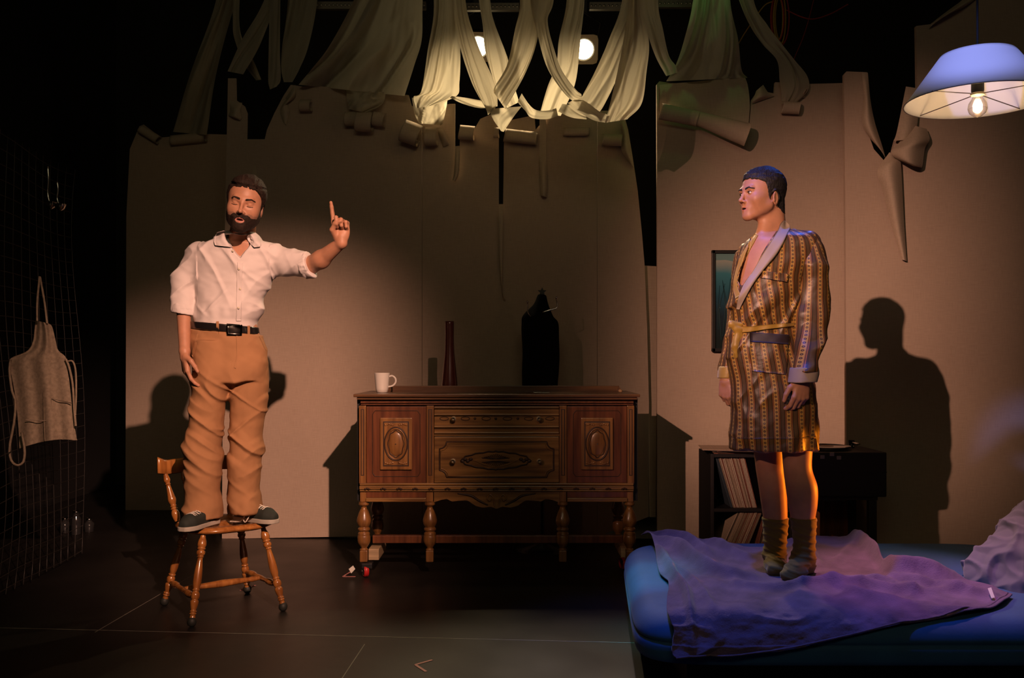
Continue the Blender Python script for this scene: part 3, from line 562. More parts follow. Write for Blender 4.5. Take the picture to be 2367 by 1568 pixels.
# things on the sideboard
MUG = mat('white_ceramic', (.78, .74, .66), .18, coat=.4); DM = 5.6; zt = Z(911, DS)+.0005
cx = X(883, DM); r = thing('mug', 'white mug standing on the left end of the sideboard', 'mug', (cx, DM, zt))
pr = [(0, .030), (.015, .034), (.2, .0385), (.6, .043), (.97, .0465), (1, .0465), (1, .0435), (.6, .040), (.1, .034), (.06, 0)]
MB().lathe(pr, (cx, DM, zt), (cx, DM, zt+.118), 36, False).build('mug_body', MUG, r)
MB().tube([tuple(q) for q in spline([(cx+.040, DM, zt+.095), (cx+.062, DM, zt+.100), (cx+.080, DM, zt+.085), (cx+.082, DM, zt+.062), (cx+.066, DM, zt+.042), (cx+.036, DM, zt+.034)], 24)], .0056, 10).build('handle', MUG, r)
DV = 5.86; cx = X(1039, DV); r = thing('bottle_vase', 'tall narrow dark brown vase behind the sideboard gallery', 'vase', (cx, DV, zt))
zz = Z(743, DV)-zt; MB().lathe([(0, .052), (.03, .053), (.15, .049), (.35, .040), (.55, .031), (.75, .028), (.97, .029), (1, .029), (1, .024), (.7, .022), (.1, .03)], (cx, DV, zt), (cx, DV, zt+zz), 32, False).build('vase_body', mat('oxblood_glaze', (.06, .016, .012), .22, coat=.5), r)
r = thing('hair_comb', 'small steel comb lying on the right part of the sideboard top', 'comb', P(1260, 908, 5.6))
c0 = P(1246, 0, 5.6)[0]; mb = MB(); mb.box((c0-.035, 5.55, zt), (c0+.01, 5.556, zt+.004), bev=.001); mb.build('handle', M_CHR, r)
mb = MB(); mb.box((c0+.01, 5.55, zt), (c0+.06, 5.556, zt+.004))
for k in range(8): mb.box((c0+.012+k*.006, 5.52, zt), (c0+.015+k*.006, 5.552, zt+.006))
mb.build('teeth', M_CHR, r)
cx, dd = X(1434, 5.6), 5.6; tag(MB().sphere((cx, dd, zt+.010), (.014, .012, .010), 14, 8).build('pebble', mat('tan_stone', (.40, .24, .12), .6, noise=((60, 60, 60), .4))), 'small tan pebble at the right end of the sideboard top', 'pebble')
# ================================================================ COAT STAND
DK_ = 6.15; cx = X(1253, DK_); r = thing('coat_stand', 'dark coat stand with hooks and star shaped finial behind the sideboard', 'coat stand', (cx, DK_, 0))
MB().lathe([(0, .016), (.9, .014), (1, .012)], (cx, DK_, .02), (cx, DK_, Z(690, DK_)), 16).build('pole', M_DK, r)
MB().lathe([(0, .17), (.4, .17), (1, .03)], (cx, DK_, 0), (cx, DK_, .05), 28).build('base', M_DK, r)
st = []
for k in range(10):
    a = PI/2+2*PI*k/10; q = .030 if k % 2 == 0 else .014; st.append((cx+q*math.cos(a), DK_-.012, Z(675, DK_)+q*math.sin(a)))
MB().prism(st, (0, .024, 0)).build('star_finial', M_DK, r)
for s, pts in ((-1, [(1252, 740), (1232, 735), (1221, 722), (1219, 700)]), (1, [(1254, 722), (1275, 716), (1288, 710), (1286, 690)])):
    h = MB().tube([P(x, y, DK_-.12) for x, y in spline(pts, 14)], .0045, 8).build('hook', M_CHR, r); MB().sphere(P(pts[-1][0], pts[-1][1]-2, DK_-.12), .008, 12, 8).build('hook_ball', M_CHR, h)
# ================================================================ PICTURE
DP = DC-.03; r = thing('framed_picture', 'black framed blue underwater picture partly hidden by the robed man', 'picture', P(1727, 813, DP))
def pmat():
    m = mat('underwater_print', (.05, .2, .25), .35); nt = m.node_tree; N = nt.nodes; L = nt.links; tc = N.new('ShaderNodeTexCoord'); sp = N.new('ShaderNodeSeparateXYZ'); L.new(tc.outputs['Generated'], sp.inputs[0])
    n = N.new('ShaderNodeTexNoise'); n.inputs['Scale'].default_value = 2; n.inputs['Detail'].default_value = 2; L.new(tc.outputs['Generated'], n.inputs[0])
    a = N.new('ShaderNodeMath'); a.operation = 'MULTIPLY_ADD'; a.inputs[1].default_value = .15; L.new(n.outputs[0], a.inputs[0]); L.new(sp.outputs[2], a.inputs[2])
    rp = N.new('ShaderNodeValToRGB'); L.new(a.outputs[0], rp.inputs[0]); e = rp.color_ramp.elements; e[0].position = .15; e[0].color = (.006, .014, .014, 1); e[1].position = 1.1; e[1].color = (.34, .36, .30, 1)
    for p_, c_ in ((.42, (.008, .022, .035, 1)), (.62, (.012, .065, .10, 1)), (.85, (.04, .19, .23, 1)), (1.0, (.14, .26, .25, 1))):
        k = e.new(p_); k.color = c_
    L.new(rp.outputs[0], N['Principled BSDF'].inputs['Base Color']); return m
a = P(1650, 806, DP); b = P(1804, 586, DP); MB().box((a[0], DP-.004, a[2]), (b[0], DP+.01, b[2])).build('print', pmat(), r)
mb = MB(); x0, z0 = P(1645, 0, DP)[0], Z(813, DP); x1, z1 = P(1809, 0, DP)[0], Z(579, DP); w_ = .022
for q in (((x0, z0), (x0+w_, z1)), ((x1-w_, z0), (x1, z1)), ((x0, z0), (x1, z0+w_)), ((x0, z1-w_), (x1, z1))): mb.box((q[0][0], DP-.018, q[0][1]), (q[1][0], DP+.012, q[1][1]), bev=.002)
mb.build('frame', mat('black_frame', (.015, .013, .012), .4), r)
mb = MB(); random.seed(3)
for k in range(9):
    x = 1662+k*5+random.uniform(-2, 2); mb.tube([P(x, 790-random.uniform(0, 50), DP-.006), P(x+random.uniform(-6, 6), 720-k*6, DP-.006), P(x+random.uniform(-12, 12), 660-k*4, DP-.006)], [.003, .0025, .001], 5)
mb.build('water_plants', mat('painted_weed', (.012, .045, .05), .6), r)
mb = MB()
for k in range(26): mb.sphere(P(random.uniform(1660, 1790), random.uniform(690, 800), DP-.005), random.uniform(.0015, .004), 8, 5)
mb.build('painted_dots', mat('pale_dots', (.10, .20, .22), .6), r)
# ================================================================ RECORD SHELF
DH = 5.6; r = thing('record_shelf', 'black two tier shelf full of leaning records behind the robed man', 'shelf', P(1752, 1270, DH))
M_SH = mat('black_laminate', (.012, .010, .010), .5); xa, xb = X(1643, DH), X(1868, DH); zt_ = Z(1050, DH)
for a in (xa, xb-.02): MB().box((a, DH, .0), (a+.02, DH+.36, zt_), bev=.002).build('side_panel', M_SH, r)
for nm, z in (('shelf_top', zt_-.02), ('shelf_board', Z(1176, DH)-.02), ('shelf_board', Z(1266, DH)-.09)): MB().box((xa+.02, DH, z), (xb-.02, DH+.36, z+.02)).build(nm, M_SH, r)
MB().box((xa+.02, DH+.35, 0), (xb-.02, DH+.36, zt_-.02)).build('back_panel', M_SH, r)
SLEEVES = [mat('sleeve_%d' % k, c, .6, noise=((1, 1, 200), .2)) for k, c in enumerate(((.55, .42, .30), (.35, .25, .17), (.10, .07, .05), (.62, .50, .38), (.30, .12, .08), (.05, .07, .09), (.48, .34, .24)))]
names = {0: 'tan', 1: 'brown', 2: 'black', 3: 'cream', 4: 'dark red', 5: 'navy', 6: 'buff'}
S_ = .312; base_me = {}
for k, m in enumerate(SLEEVES):
    me = MB().box((0, 0, 0), (.0038, S_, S_), bev=.0005).mesh(); me.materials.append(m); me.name = 'record_sleeve'; base_me[k] = me
def rec(x, z, ang, k, lab, grp, D=DH+.02):
    o = bpy.data.objects.new('record_sleeve', base_me[k]); COL.objects.link(o); o.location = (x, D+random.uniform(0, .012), z); o.rotation_euler = (0, ang, 0); tag(o, lab, 'record', grp)
random.seed(11); zb = Z(1176, DH)+.001
n1 = 22; cnt = {}
for i in range(n1):
    k = random.choice((0, 3, 1, 0, 3, 2, 6, 1, 4, 3)) if i > 1 else 5
    rec(X(1692, DH)+i*.0074, zb, -math.radians(17-.15*i), k, 'thin %s record sleeve leaning left in the upper shelf tier' % names[k], '%s records in the upper tier' % names[k])
zb2 = Z(1266, DH)-.07+.001
for i in range(19):
    k = random.choice((1, 0, 4, 1, 6, 2, 4, 3))
    rec(X(1641, DH)+.05+i*.0086, zb2, math.radians(24-.1*i), k, 'thin %s record sleeve leaning right in the lower shelf tier' % names[k], '%s records in the lower tier' % names[k])
for i in range(4):
    k = (4, 2, 1, 4)[i]; rec(X(1741, DH)+.02+i*.008, zb2, math.radians(13), k, '%s record sleeve standing steeper beside the lower leaning row' % names[k], 'steeper records in the lower tier')
for i, (dx, dy, rz, k) in enumerate(((0, 0, .02, 4), (.02, -.01, .05, 2), (-.01, .0, -.03, 1), (.012, -.02, .06, 4), (-.045, -.01, -.25, 2), (-.075, -.02, -.12, 6))):
    o = bpy.data.objects.new('record_sleeve', base_me[k]); COL.objects.link(o); o.rotation_euler = (0, PI/2, rz); o.location = (X(1652, DH)+dx, DH+.01+dy, zt_+.0045+i*.0046)
    tag(o, '%s record sleeve lying flat on the shelf top, %s' % (names[k], ('bottom of the stack', 'second from the bottom', 'third from the bottom', 'fourth from the bottom', 'turned askew just under the topmost', 'topmost and sticking out left')[i]), 'record', 'records lying on the shelf top')
# record player on its stand
DT = 5.35; x0, x1 = X(1862, DT), X(2050, DT); z0, z1 = Z(1139, DT), Z(1046, DT)
r = thing('player_stand', 'black open stand under the record player', 'stand', (X(1950, DT), DT+.2, 0)); zb = Z(1150, DT)
MB().box((X(1866, DT), DT+.02, zb-.02), (X(2032, DT), DT+.38, zb)).build('stand_top', M_SH, r)
for a in (1866, 2012):
    for d_ in (.02, .34): MB().box((X(a, DT), DT+d_, 0), (X(a, DT)+.045, DT+d_+.04, zb-.02), bev=.002).build('leg', M_SH, r)
MB().box((X(1880, DT), DT+.36, .05), (X(2012, DT), DT+.37, zb-.02)).build('back_panel', W_RED, r)
r = thing('record_player', 'black suitcase record player with silver latches', 'record player', (X(1950, DT), DT+.2, zb))
MB().box((x0, DT, zb+.0005), (x1, DT+.38, z1), bev=.008).build('case', M_SH, r)
MB().box((x0, DT-.003, z0+.115), (x1, DT, z0+.119)).build('lid_seam', M_DK, r)
for a, b in ((1900, 1052), (1922, 1046), (1938, 1054)): MB().box((X(a, DT)-.012, DT-.008, Z(b+9, DT)), (X(a, DT)+.014, DT, Z(b, DT)), bev=.002).build('latch', mat('dull_silver', (.35, .33, .30), .35, metal=.9) if 'dull_silver' not in MATS else MATS['dull_silver'], r)
c = (X(1932, DT), DT+.19); MB().lathe([(0, .15), (.8, .152), (1, .148)], (*c, z1), (*c, z1+.018), 48).build('platter', M_DK, r)
MB().lathe([(0, .148), (1, .148)], (*c, z1+.0185), (*c, z1+.021), 48).build('vinyl_disc', mat('vinyl', (.01, .01, .01), .18, spec=.7), r)
MB().lathe([(0, .05), (1, .05)], (*c, z1+.0212), (*c, z1+.022), 32).build('disc_label', mat('disc_label_paper', (.3, .16, .06), .5), r)
MB().tube([(X(2012, DT), DT+.30, z1+.03), (X(2010, DT), DT+.15, z1+.034), (X(1985, DT), DT+.08, z1+.03)], .005, 8).build('tonearm', M_CHR, r)
MB().lathe([(0, .02), (1, .018)], (X(2012, DT), DT+.30, z1), (X(2012, DT), DT+.30, z1+.045), 16).build('arm_pivot', M_DK, r)
tag(MB().prism([P(1901, 1250, 5.25), P(1911, 1246, 5.25), P(1962, 1248, 5.25), P(1972, 1244, 5.25), P(1972, 1346, 5.25), P(1901, 1346, 5.25)], (0, .04, 0)).build('paper_bag', mat('brown_paper', (.42, .28, .16), .8)), 'brown paper bag top just showing behind the bed edge', 'bag')
# ================================================================ PENDANT LAMP
lc = (1.702, 3.4); r = thing('pendant_lamp', 'white conical pendant lamp with glowing round bulb at upper right', 'lamp', (*lc, 2.2))
SH = mat('white_lamp_fabric', (.80, .78, .76), .8, trans=.03, bump=((300, 300, 300), .1, .001)); n = 64; v = []
for i in range(13):
    t_ = i/12; rr = .25+(.128-.25)*t_; z = 2.2+.17*t_
    for k in range(n): a = 2*PI*k/n; v.append((lc[0]+rr*math.cos(a), lc[1]+rr*math.sin(a), z))
f = grid_faces(13, n, cv=True); g = len(v)
v += [(lc[0]+(x-lc[0])*.992, lc[1]+(y-lc[1])*.992, z) for x, y, z in v]
e = [(k, (k+1) % n, g+(k+1) % n, g+k) for k in range(n)]+[(12*n+k, 12*n+(k+1) % n, g+12*n+(k+1) % n, g+12*n+k) for k in range(n)]
obj('lamp_shade', raw(v, f+[[g+q for q in h][::-1] for h in f]+e), SH, r)
TR = mat('shade_trim', (.10, .07, .08), .6)
MB().tube([(lc[0]+.251*math.cos(a), lc[1]+.251*math.sin(a), 2.2) for a in np.linspace(0, 2*PI, 65)[:-1]], .0016, 6, True).build('rim', TR, r)
for k in range(4):
    a = math.radians(28+90*k); MB().tube([(lc[0]+.02*math.cos(a), lc[1]+.02*math.sin(a), 2.225), (lc[0]+.248*math.cos(a), lc[1]+.248*math.sin(a), 2.204)], .0018, 6).build('spoke', TR, r)
MB().lathe([(0, .02), (.1, .022), (.9, .022), (1, .014)], (*lc, 2.232), (*lc, 2.29), 24).build('socket', M_DK, r)
MB().lathe([(0, .023), (.5, .026), (1, .023)], (*lc, 2.222), (*lc, 2.230), 24).build('socket_ring', MATS['antique_brass'], r)
MB().tube([(*lc, 2.29), (lc[0]-.003, lc[1], 3.0), (*lc, 5.19)], .004, 8).build('cord', M_DK, r)
def glass():
    m = bpy.data.materials.new('clear_bulb_glass'); m.use_nodes = True; N = m.node_tree.nodes; L = m.node_tree.links; N.remove(N['Principled BSDF'])
    g_ = N.new('ShaderNodeBsdfGlossy'); g_.inputs['Roughness'].default_value = .05; t_ = N.new('ShaderNodeBsdfTransparent'); t_.inputs[0].default_value = (1, .95, .86, 1); mx = N.new('ShaderNodeMixShader'); fr = N.new('ShaderNodeLayerWeight'); fr.inputs[0].default_value = .35
    L.new(fr.outputs['Facing'], mx.inputs[0]); L.new(t_.outputs[0], mx.inputs[1]); L.new(g_.outputs[0], mx.inputs[2]); L.new(mx.outputs[0], N['Material Output'].inputs[0]); return m
b = MB().lathe([(0, .004), (.04, .014), (.18, .028), (.38, .034), (.6, .031), (.8, .02), (1, .014)], (*lc, 2.142), (*lc, 2.225), 28, False).build('bulb', glass(), r)
MB().lathe([(0, .003), (.2, .012), (.5, .0165), (.8, .012), (1, .003)], (*lc, 2.160), (*lc, 2.208), 20).build('filament', emis('glowing_filament', (1, .62, .25), 60), b)
pl = bpy.data.lights.new('bulb_light', 'POINT'); pl.energy = 1.1; pl.color = (1, .72, .5); pl.shadow_soft_size = .02; po = bpy.data.objects.new('bulb_light', pl); COL.objects.link(po); po.location = (lc[0], lc[1], 2.15)
# ================================================================ BED
BZ = .30
M_MAT = mat('blue_velour', (.022, .095, .22), .75, sheen=.08, noise=((5, 5, 5), .2), bump=((90, 90, 90), .3, .002)); M_BLK = mat('purple_grey_fleece', (.17, .11, .18), .9, sheen=.25, noise=((9, 9, 9), .3), bump=((150, 150, 150), .6, .004), spec=.1)
r = thing('bed', 'low bed with a blue velour mattress under the robed man', 'bed', (1.5, 4.2, 0))
def bedx(v_): return .455+(.585-.455)*v_      # left edge, front to back
nu, nv = 90, 60; v = []
prof = []
for k in range(10): a = PI/2*k/9; prof.append((math.sin(a)*.06, -(1-math.cos(a))*.06))
def bedpt(u, vv, z): return (bedx(vv)*(1-u)+2.55*u, 3.40+vv*1.52, z)
# rounded slab by superellipse rings
levels = [(.13, -.02), (.135, -.004), (.15, 0), (.19, .004), (.205, 0), (.208, -.006), (.213, 0)]+[(.21+.09*math.sin(a), -.09*(1-math.cos(a))+.003) for a in np.linspace(.15, PI/2, 10)]
ring_n = 160; cxy = (1.52, 4.16)
def bring(off):
    pts = []
    for k in range(ring_n):
        a = 2*PI*(k+.5)/ring_n; c_, s_ = math.cos(a), math.sin(a); m_ = max(abs(c_), abs(s_)); e_ = (abs(c_)**9+abs(s_)**9)**(-1/9)
        uu = .5+.5*c_*e_; vv = .5+.5*s_*e_; p_ = bedpt(uu, vv, 0); d_ = unit((p_[0]-cxy[0], (p_[1]-cxy[1])*1.3)); pts.append((p_[0]+off*c_*e_**1, p_[1]+off*s_*e_**1))
    return pts
for z, off in levels:
    for x_, y_ in bring(off): v.append((x_, y_, z))
f = [q for q in grid_faces(len(levels), ring_n, cv=True)]
f.append([(len(levels)-1)*ring_n+k for k in range(ring_n)][::-1]); f.append(list(range(ring_n)))
f = [q[::-1] for q in f]
obj('mattress', raw(v, f), M_MAT, r)
MB().box((.66, 3.52, .0), (2.45, 4.8, .13), bev=.01).build('bed_base', M_DK, r)
# blanket: Coons patch of four traced edges, laid on the bed profile
def onbed(px, py, lift):
    yf = 3.40; rr = .09; k = (py-HZ)/FPX
    lo_, hi_ = 3.0, 8.0
    def zp(D): return BZ if D >= yf+rr else (-9 if D < yf else BZ-rr+math.sqrt(max(0, rr*rr-(yf+rr-D)**2)))
    for _ in range(34):
        D = (lo_+hi_)/2
        if CAMZ-k*D > zp(D): lo_ = D
        else: hi_ = D
    if hi_ > yf+1e-4: return aa(X(px, hi_), hi_, CAMZ-k*hi_)
    return aa(X(px, yf-.006), yf-.006, Z(py, yf-.006))
def onbed_old(px, py, lift):
    D = FPX*(CAMZ-BZ-lift)/(py-HZ); yf = 3.4
    if D >= yf+.05: return aa(X(px, D), D, BZ+lift)
    # over the front edge: round then hang
    k = (yf+.05-D); z_edge = BZ+lift; D2 = yf-.012-lift; zz = Z(py, D2); 
    if zz > z_edge-.05:
        t_ = min(1, k/.08); D3 = max(D, D2); return aa(X(px, D3), D3, min(z_edge, Z(py, D3)))
    return aa(X(px, D2), D2, zz)
back = [(1482, 1246), (1520, 1248), (1600, 1256), (1660, 1268), (1760, 1272), (1820, 1258), (1900, 1251), (1985, 1253)]
right = [(1985, 1253), (2020, 1290), (2050, 1325), (2130, 1330), (2200, 1340), (2280, 1368), (2340, 1384)]
left = [(1482, 1246), (1510, 1275), (1522, 1330), (1545, 1360), (1541, 1420), (1556, 1460), (1552, 1505), (1562, 1518)]
front = [(1562, 1518), (1620, 1512), (1680, 1514), (1800, 1500), (1950, 1474), (2100, 1446), (2250, 1424), (2310, 1408), (2340, 1384)]
nu, nv = 260, 170
B_ = spline(back, nu); F_ = spline(front, nu); L_ = spline(left, nv); R_ = spline(right, nv)
ridges = [([(1975, 1252), (2030, 1300), (2070, 1332), (2130, 1336), (2200, 1345)], .045, 16), ([(1700, 1362), (1800, 1372), (1900, 1362), (2000, 1372), (2120, 1384), (2220, 1380)], .022, 12),
          ([(1500, 1262), (1560, 1280), (1620, 1320), (1680, 1342), (1760, 1346)], .035, 16), ([(1490, 1250), (1530, 1300), (1560, 1350), (1590, 1400), (1600, 1500)], .022, 12),
          ([(1830, 1262), (1880, 1290), (1900, 1330)], .012, 10), ([(1920, 1320), (1960, 1280), (1990, 1262)], .010, 12), ([(2060, 1352), (2180, 1372), (2300, 1390)], .022, 12),
          ([(1900, 1352), (2020, 1400), (2160, 1412)], .012, 12), ([(1560, 1330), (1600, 1360), (1650, 1420)], .014, 12), ([(1640, 1262), (1700, 1290), (1760, 1300)], .02, 14), ([(1500, 1250), (1580, 1262), (1640, 1290)], .03, 12), ([(1955, 1350), (2050, 1362), (2130, 1392)], .015, 9), ([(1840, 1275), (1830, 1300), (1850, 1340)], .012, 8)]
pp = np.zeros((nu*nv, 2))
for i in range(nu):
    u = i/(nu-1)
    for j in range(nv):
        v_ = j/(nv-1)
        pp[i*nv+j] = (1-v_)*B_[i]+v_*F_[i]+(1-u)*L_[j]+u*R_[j]-((1-u)*(1-v_)*B_[0]+u*(1-v_)*B_[-1]+(1-u)*v_*F_[0]+u*v_*F_[-1])
H = np.full(len(pp), .006)
for pts, h, wd in ridges:
    q = spline(pts, 200); d2 = np.full(len(pp), 1e9); tt = np.zeros(len(pp))
    for n_, c_ in enumerate(q):
        dd = (pp[:, 0]-c_[0])**2+((pp[:, 1]-c_[1])*1.6)**2; m_ = dd < d2; d2[m_] = dd[m_]; tt[m_] = n_/199
    H += 1.7*h*np.exp(-d2/(wd*wd*.6))*np.sin(PI*np.clip(tt*.9+.08, 0, 1))**.5
nz3 = np.c_[pp[:, 0]/60, pp[:, 1]/34, np.zeros(len(pp))]
H += .008*(vnoise(nz3, 3)+1)+.012*np.clip(1-2.6*np.abs(vnoise(np.c_[pp[:, 0]/150+pp[:, 1]/90, pp[:, 1]/42-pp[:, 0]/300, np.zeros(len(pp))], 15)), 0, 1)+.004*(vnoise(nz3*2.3, 5)+1)+.0015*(vnoise(nz3*6, 8)+1)
for fx, fy, sx, sy in ((1790, 1322, 46, 18), (1845, 1334, 60, 22)):   # pressed flat under the feet
    g_ = np.exp(-((pp[:, 0]-fx)/sx)**2-((pp[:, 1]-fy)/sy)**2); H = H*(1-g_)+.006*g_
pts = []
for (x_, y_), h in zip(pp, H):
    p_ = onbed(x_, y_, 0)
    an = math.acos(max(-1, min(1, 1-max(0, 3.49-p_[1])/.09))) if p_[1] < 3.49 else 0; an = min(an, PI/2); an = PI/2-math.acos(min(1, max(0, 3.49-p_[1])/.09)) if p_[1] < 3.49 else 0
    pts.append((p_[0], p_[1]-h*math.sin(an), p_[2]+h*math.cos(an)))
pts = np.array(pts); g = len(pts); n2 = pts.copy(); n2[:, 2] -= .005; n2[:, 1] += .004
fq = np.array(grid_faces(nu, nv)); o = obj('blanket', quads(pts, fq), M_BLK); tag(o, 'crumpled purple grey fleece blanket spread over the blue mattress', 'blanket')
md = o.modifiers.new('thickness', 'SOLIDIFY'); md.thickness = .006; md.offset = 1
def seam(q, n_, name='hem_seam'):
    idx = []
    for k in range(n_): idx.append(pts[q(k)])
    return idx
hem = [aa(*pts[i*nv+nv-7])+aa(0, -.008, 0) for i in range(0, nu, 2)]
WL['blanket_dummy'] = (0, 0, 0); MB().tube(hem, .0035, 6).build('hem_seam', M_BLK, o)
MB().prism([P(2284, 1362, 3.66), P(2292, 1360, 3.66), P(2300, 1382, 3.6), P(2292, 1384, 3.6)], (0, .003, .002)).build('care_tag', MATS['white_tag'], o)
# ================================================================ ORGANIC SHAPES: signed distance fields meshed by surface nets
def smin(a, b, k):
    h = np.clip(.5+.5*(b-a)/k, 0, 1); return b*(1-h)+a*h-k*h*(1-h)
class Field:
    """list of (op, function, lo, hi, k); ops: u union, s subtract, i intersect, d displace, P point warp"""
    def __init__(s): s.p = []
    def add(s, op, fn, lo, hi, k=.01): s.p.append((op, fn, np.asarray(lo, float), np.asarray(hi, float), k)); return s
    def cone(s, a, b, ra, rb, k=.01, op='u'):
        a = aa(*a); b = aa(*b); ba = b-a; L = max(1e-12, ba @ ba); R = max(ra, rb)
        def fn(p):
            pa = p-a; h = np.clip((pa @ ba)/L, 0, 1); return np.linalg.norm(pa-h[:, None]*ba, axis=1)-(ra+(rb-ra)*h)
        return s.add(op, fn, np.minimum(a, b)-R, np.maximum(a, b)+R, k)
    def ell(s, c, r, R=None, k=.01, op='u'):
        c = aa(*c); r = aa(*r); R = np.eye(3) if R is None else np.asarray(R); m = max(r)
        def fn(p):
            q = (p-c) @ R; k0 = np.linalg.norm(q/r, axis=1); k1 = np.linalg.norm(q/(r*r), axis=1); return np.where(k1 > 1e-9, k0*(k0-1)/np.maximum(k1, 1e-9), -min(r))
        return s.add(op, fn, c-m, c+m, k)
    def box(s, c, r, R=None, rd=.005, k=.005, op='u'):
        c = aa(*c); r = aa(*r)-rd; R = np.eye(3) if R is None else np.asarray(R); m = np.linalg.norm(r)+rd
        def fn(p):
            q = np.abs((p-c) @ R)-r; return np.linalg.norm(np.maximum(q, 0), axis=1)+np.minimum(q.max(axis=1), 0)-rd
        return s.add(op, fn, c-m, c+m, k)
    def loft(s, rows, D, ry, k=.02, e=2.2, off=0, yaw=0, op='u'):
        """rows: (py, px left, px right[, depth shift, ry]); silhouette traced in the picture at depth D"""
        R = [list(q)+[0, ry][len(q)-3:] for q in rows]; R = spline(R, 12*len(R)); Dd = D+R[:, 3]
        z = CAMZ-(R[:, 0]-HZ)*Dd/FPX; cx = ((R[:, 1]+R[:, 2])/2-CX)*Dd/FPX; rx = (R[:, 2]-R[:, 1])/2*Dd/FPX+off; cy = Dd; r2 = R[:, 4]+off
        o = np.argsort(z); z, cx, rx, cy, r2 = z[o], cx[o], rx[o], cy[o], r2[o]; zt, zb = z[-1]+off, z[0]-off
        def fn(p):
            zz = p[:, 2]; a = np.interp(zz, z, cx); b = np.interp(zz, z, rx); c = np.interp(zz, z, cy); d = np.interp(zz, z, r2)
            q = (np.abs((p[:, 0]-a)/b)**e+np.abs((p[:, 1]-c)/d)**e)**(1/e); v = (q-1)*np.minimum(b, d)*.9
            w_ = np.maximum(zz-zt, zb-zz); return np.where(w_ > 0, np.hypot(np.maximum(v, 0), w_), np.maximum(v, w_))
        return s.add(op, fn, (cx.min()-rx.max(), cy.min()-r2.max(), zb), (cx.max()+rx.max(), cy.max()+r2.max(), zt), k)
    def disp(s, fn): return s.add('d', fn, (-9, -9, -9), (9, 9, 9))
    def ev(s, p, d0=.12):
        lo = p.min(0); hi = p.max(0); d = np.full(len(p), d0)
        for op, fn, a, b, k in s.p:
            if op in 'us' and (np.any(lo > b+d0+k) or np.any(hi < a-d0-k)): continue
            v = fn(p)
            if op == 'u': d = smin(d, v, k)
            elif op == 's': d = -smin(-d, v, k)
            elif op == 'i': d = -smin(-d, -v, k)
            else: d = d+v
        return d
    def bounds(s):
        U = [q for q in s.p if q[0] == 'u']; return np.min([q[2] for q in U], 0)-.05, np.max([q[3] for q in U], 0)+.05
def nets(fn, lo, hi, h, blk=10):
    """sparse evaluation + surface nets"""
    lo = np.asarray(lo, float); n = np.ceil((np.asarray(hi)-lo)/h/blk).astype(int)+1; N = n*blk+1
    V = np.full(N, 1., np.float32); g = np.stack(np.meshgrid(*[np.arange(k) for k in n], indexing='ij'), -1).reshape(-1, 3)
    cen = lo+(g+.5)*blk*h; act = []; G = 6
    dc = np.empty(len(cen)); key = (g//G) @ np.array([1000003, 1009, 1]); order = np.argsort(key, kind='stable'); kk = key[order]; st = np.r_[0, np.nonzero(np.diff(kk))[0]+1, len(kk)]
    for a, b in zip(st[:-1], st[1:]): ix = order[a:b]; dc[ix] = fn(cen[ix])
    lim = blk*h*.87*1.5+.006; ref = np.arange(blk+1); sub = np.stack(np.meshgrid(ref, ref, ref, indexing='ij'), -1).reshape(-1, 3)
    for i in np.nonzero(dc < -lim)[0]:
        a = g[i]*blk; V[a[0]:a[0]+blk+1, a[1]:a[1]+blk+1, a[2]:a[2]+blk+1] = -1
    for i in np.nonzero(np.abs(dc) <= lim)[0]:
        a = g[i]*blk; V[a[0]:a[0]+blk+1, a[1]:a[1]+blk+1, a[2]:a[2]+blk+1] = fn(lo+(a+sub)*h).reshape(blk+1, blk+1, blk+1)
    S = V < 0; c = [S[i:N[0]-1+i, j:N[1]-1+j, k:N[2]-1+k] for i in (0, 1) for j in (0, 1) for k in (0, 1)]
    al = c[0].copy(); an = c[0].copy()
    for q in c[1:]: al &= q; an |= q
    cells = np.argwhere(an & ~al); idx = np.full(N-1, -1, np.int32); idx[tuple(cells.T)] = np.arange(len(cells))
    acc = np.zeros((len(cells), 3)); cnt = np.zeros(len(cells)); cor = np.array([(i, j, k) for i in (0, 1) for j in (0, 1) for k in (0, 1)])
    for a in range(8):
        for b in range(a+1, 8):
            if np.abs(cor[a]-cor[b]).sum() != 1: continue
            va = V[tuple((cells+cor[a]).T)]; vb = V[tuple((cells+cor[b]).T)]; m = (va < 0) != (vb < 0)
            t = np.zeros(len(cells)); t[m] = va[m]/(va[m]-vb[m]); acc[m] += (cor[a]+(cor[b]-cor[a])*t[:, None])[m]; cnt[m] += 1
    vt = lo+(cells+acc/np.maximum(cnt, 1)[:, None])*h; F = []
    for ax in range(3):
        u, w_ = [(1, 2), (2, 0), (0, 1)][ax]; sl0 = [slice(0, None)]*3; sl1 = [slice(0, None)]*3; sl0[ax] = slice(0, -1); sl1[ax] = slice(1, None)
        A = S[tuple(sl0)]; B = S[tuple(sl1)]; e = np.argwhere(A != B); e = e[(e[:, u] > 0) & (e[:, w_] > 0) & (e[:, u] < N[u]-1) & (e[:, w_] < N[w_]-1)]
        if not len(e): continue
        du = np.zeros(3, int); du[u] = 1; dw = np.zeros(3, int); dw[w_] = 1
        q = np.stack([idx[tuple((e-du-dw).T)], idx[tuple((e-dw).T)], idx[tuple(e.T)], idx[tuple((e-du).T)]], 1); fl = A[tuple(e.T)]
        q[~fl] = q[~fl][:, ::-1]; F.append(q)
    return vt, np.vstack(F)
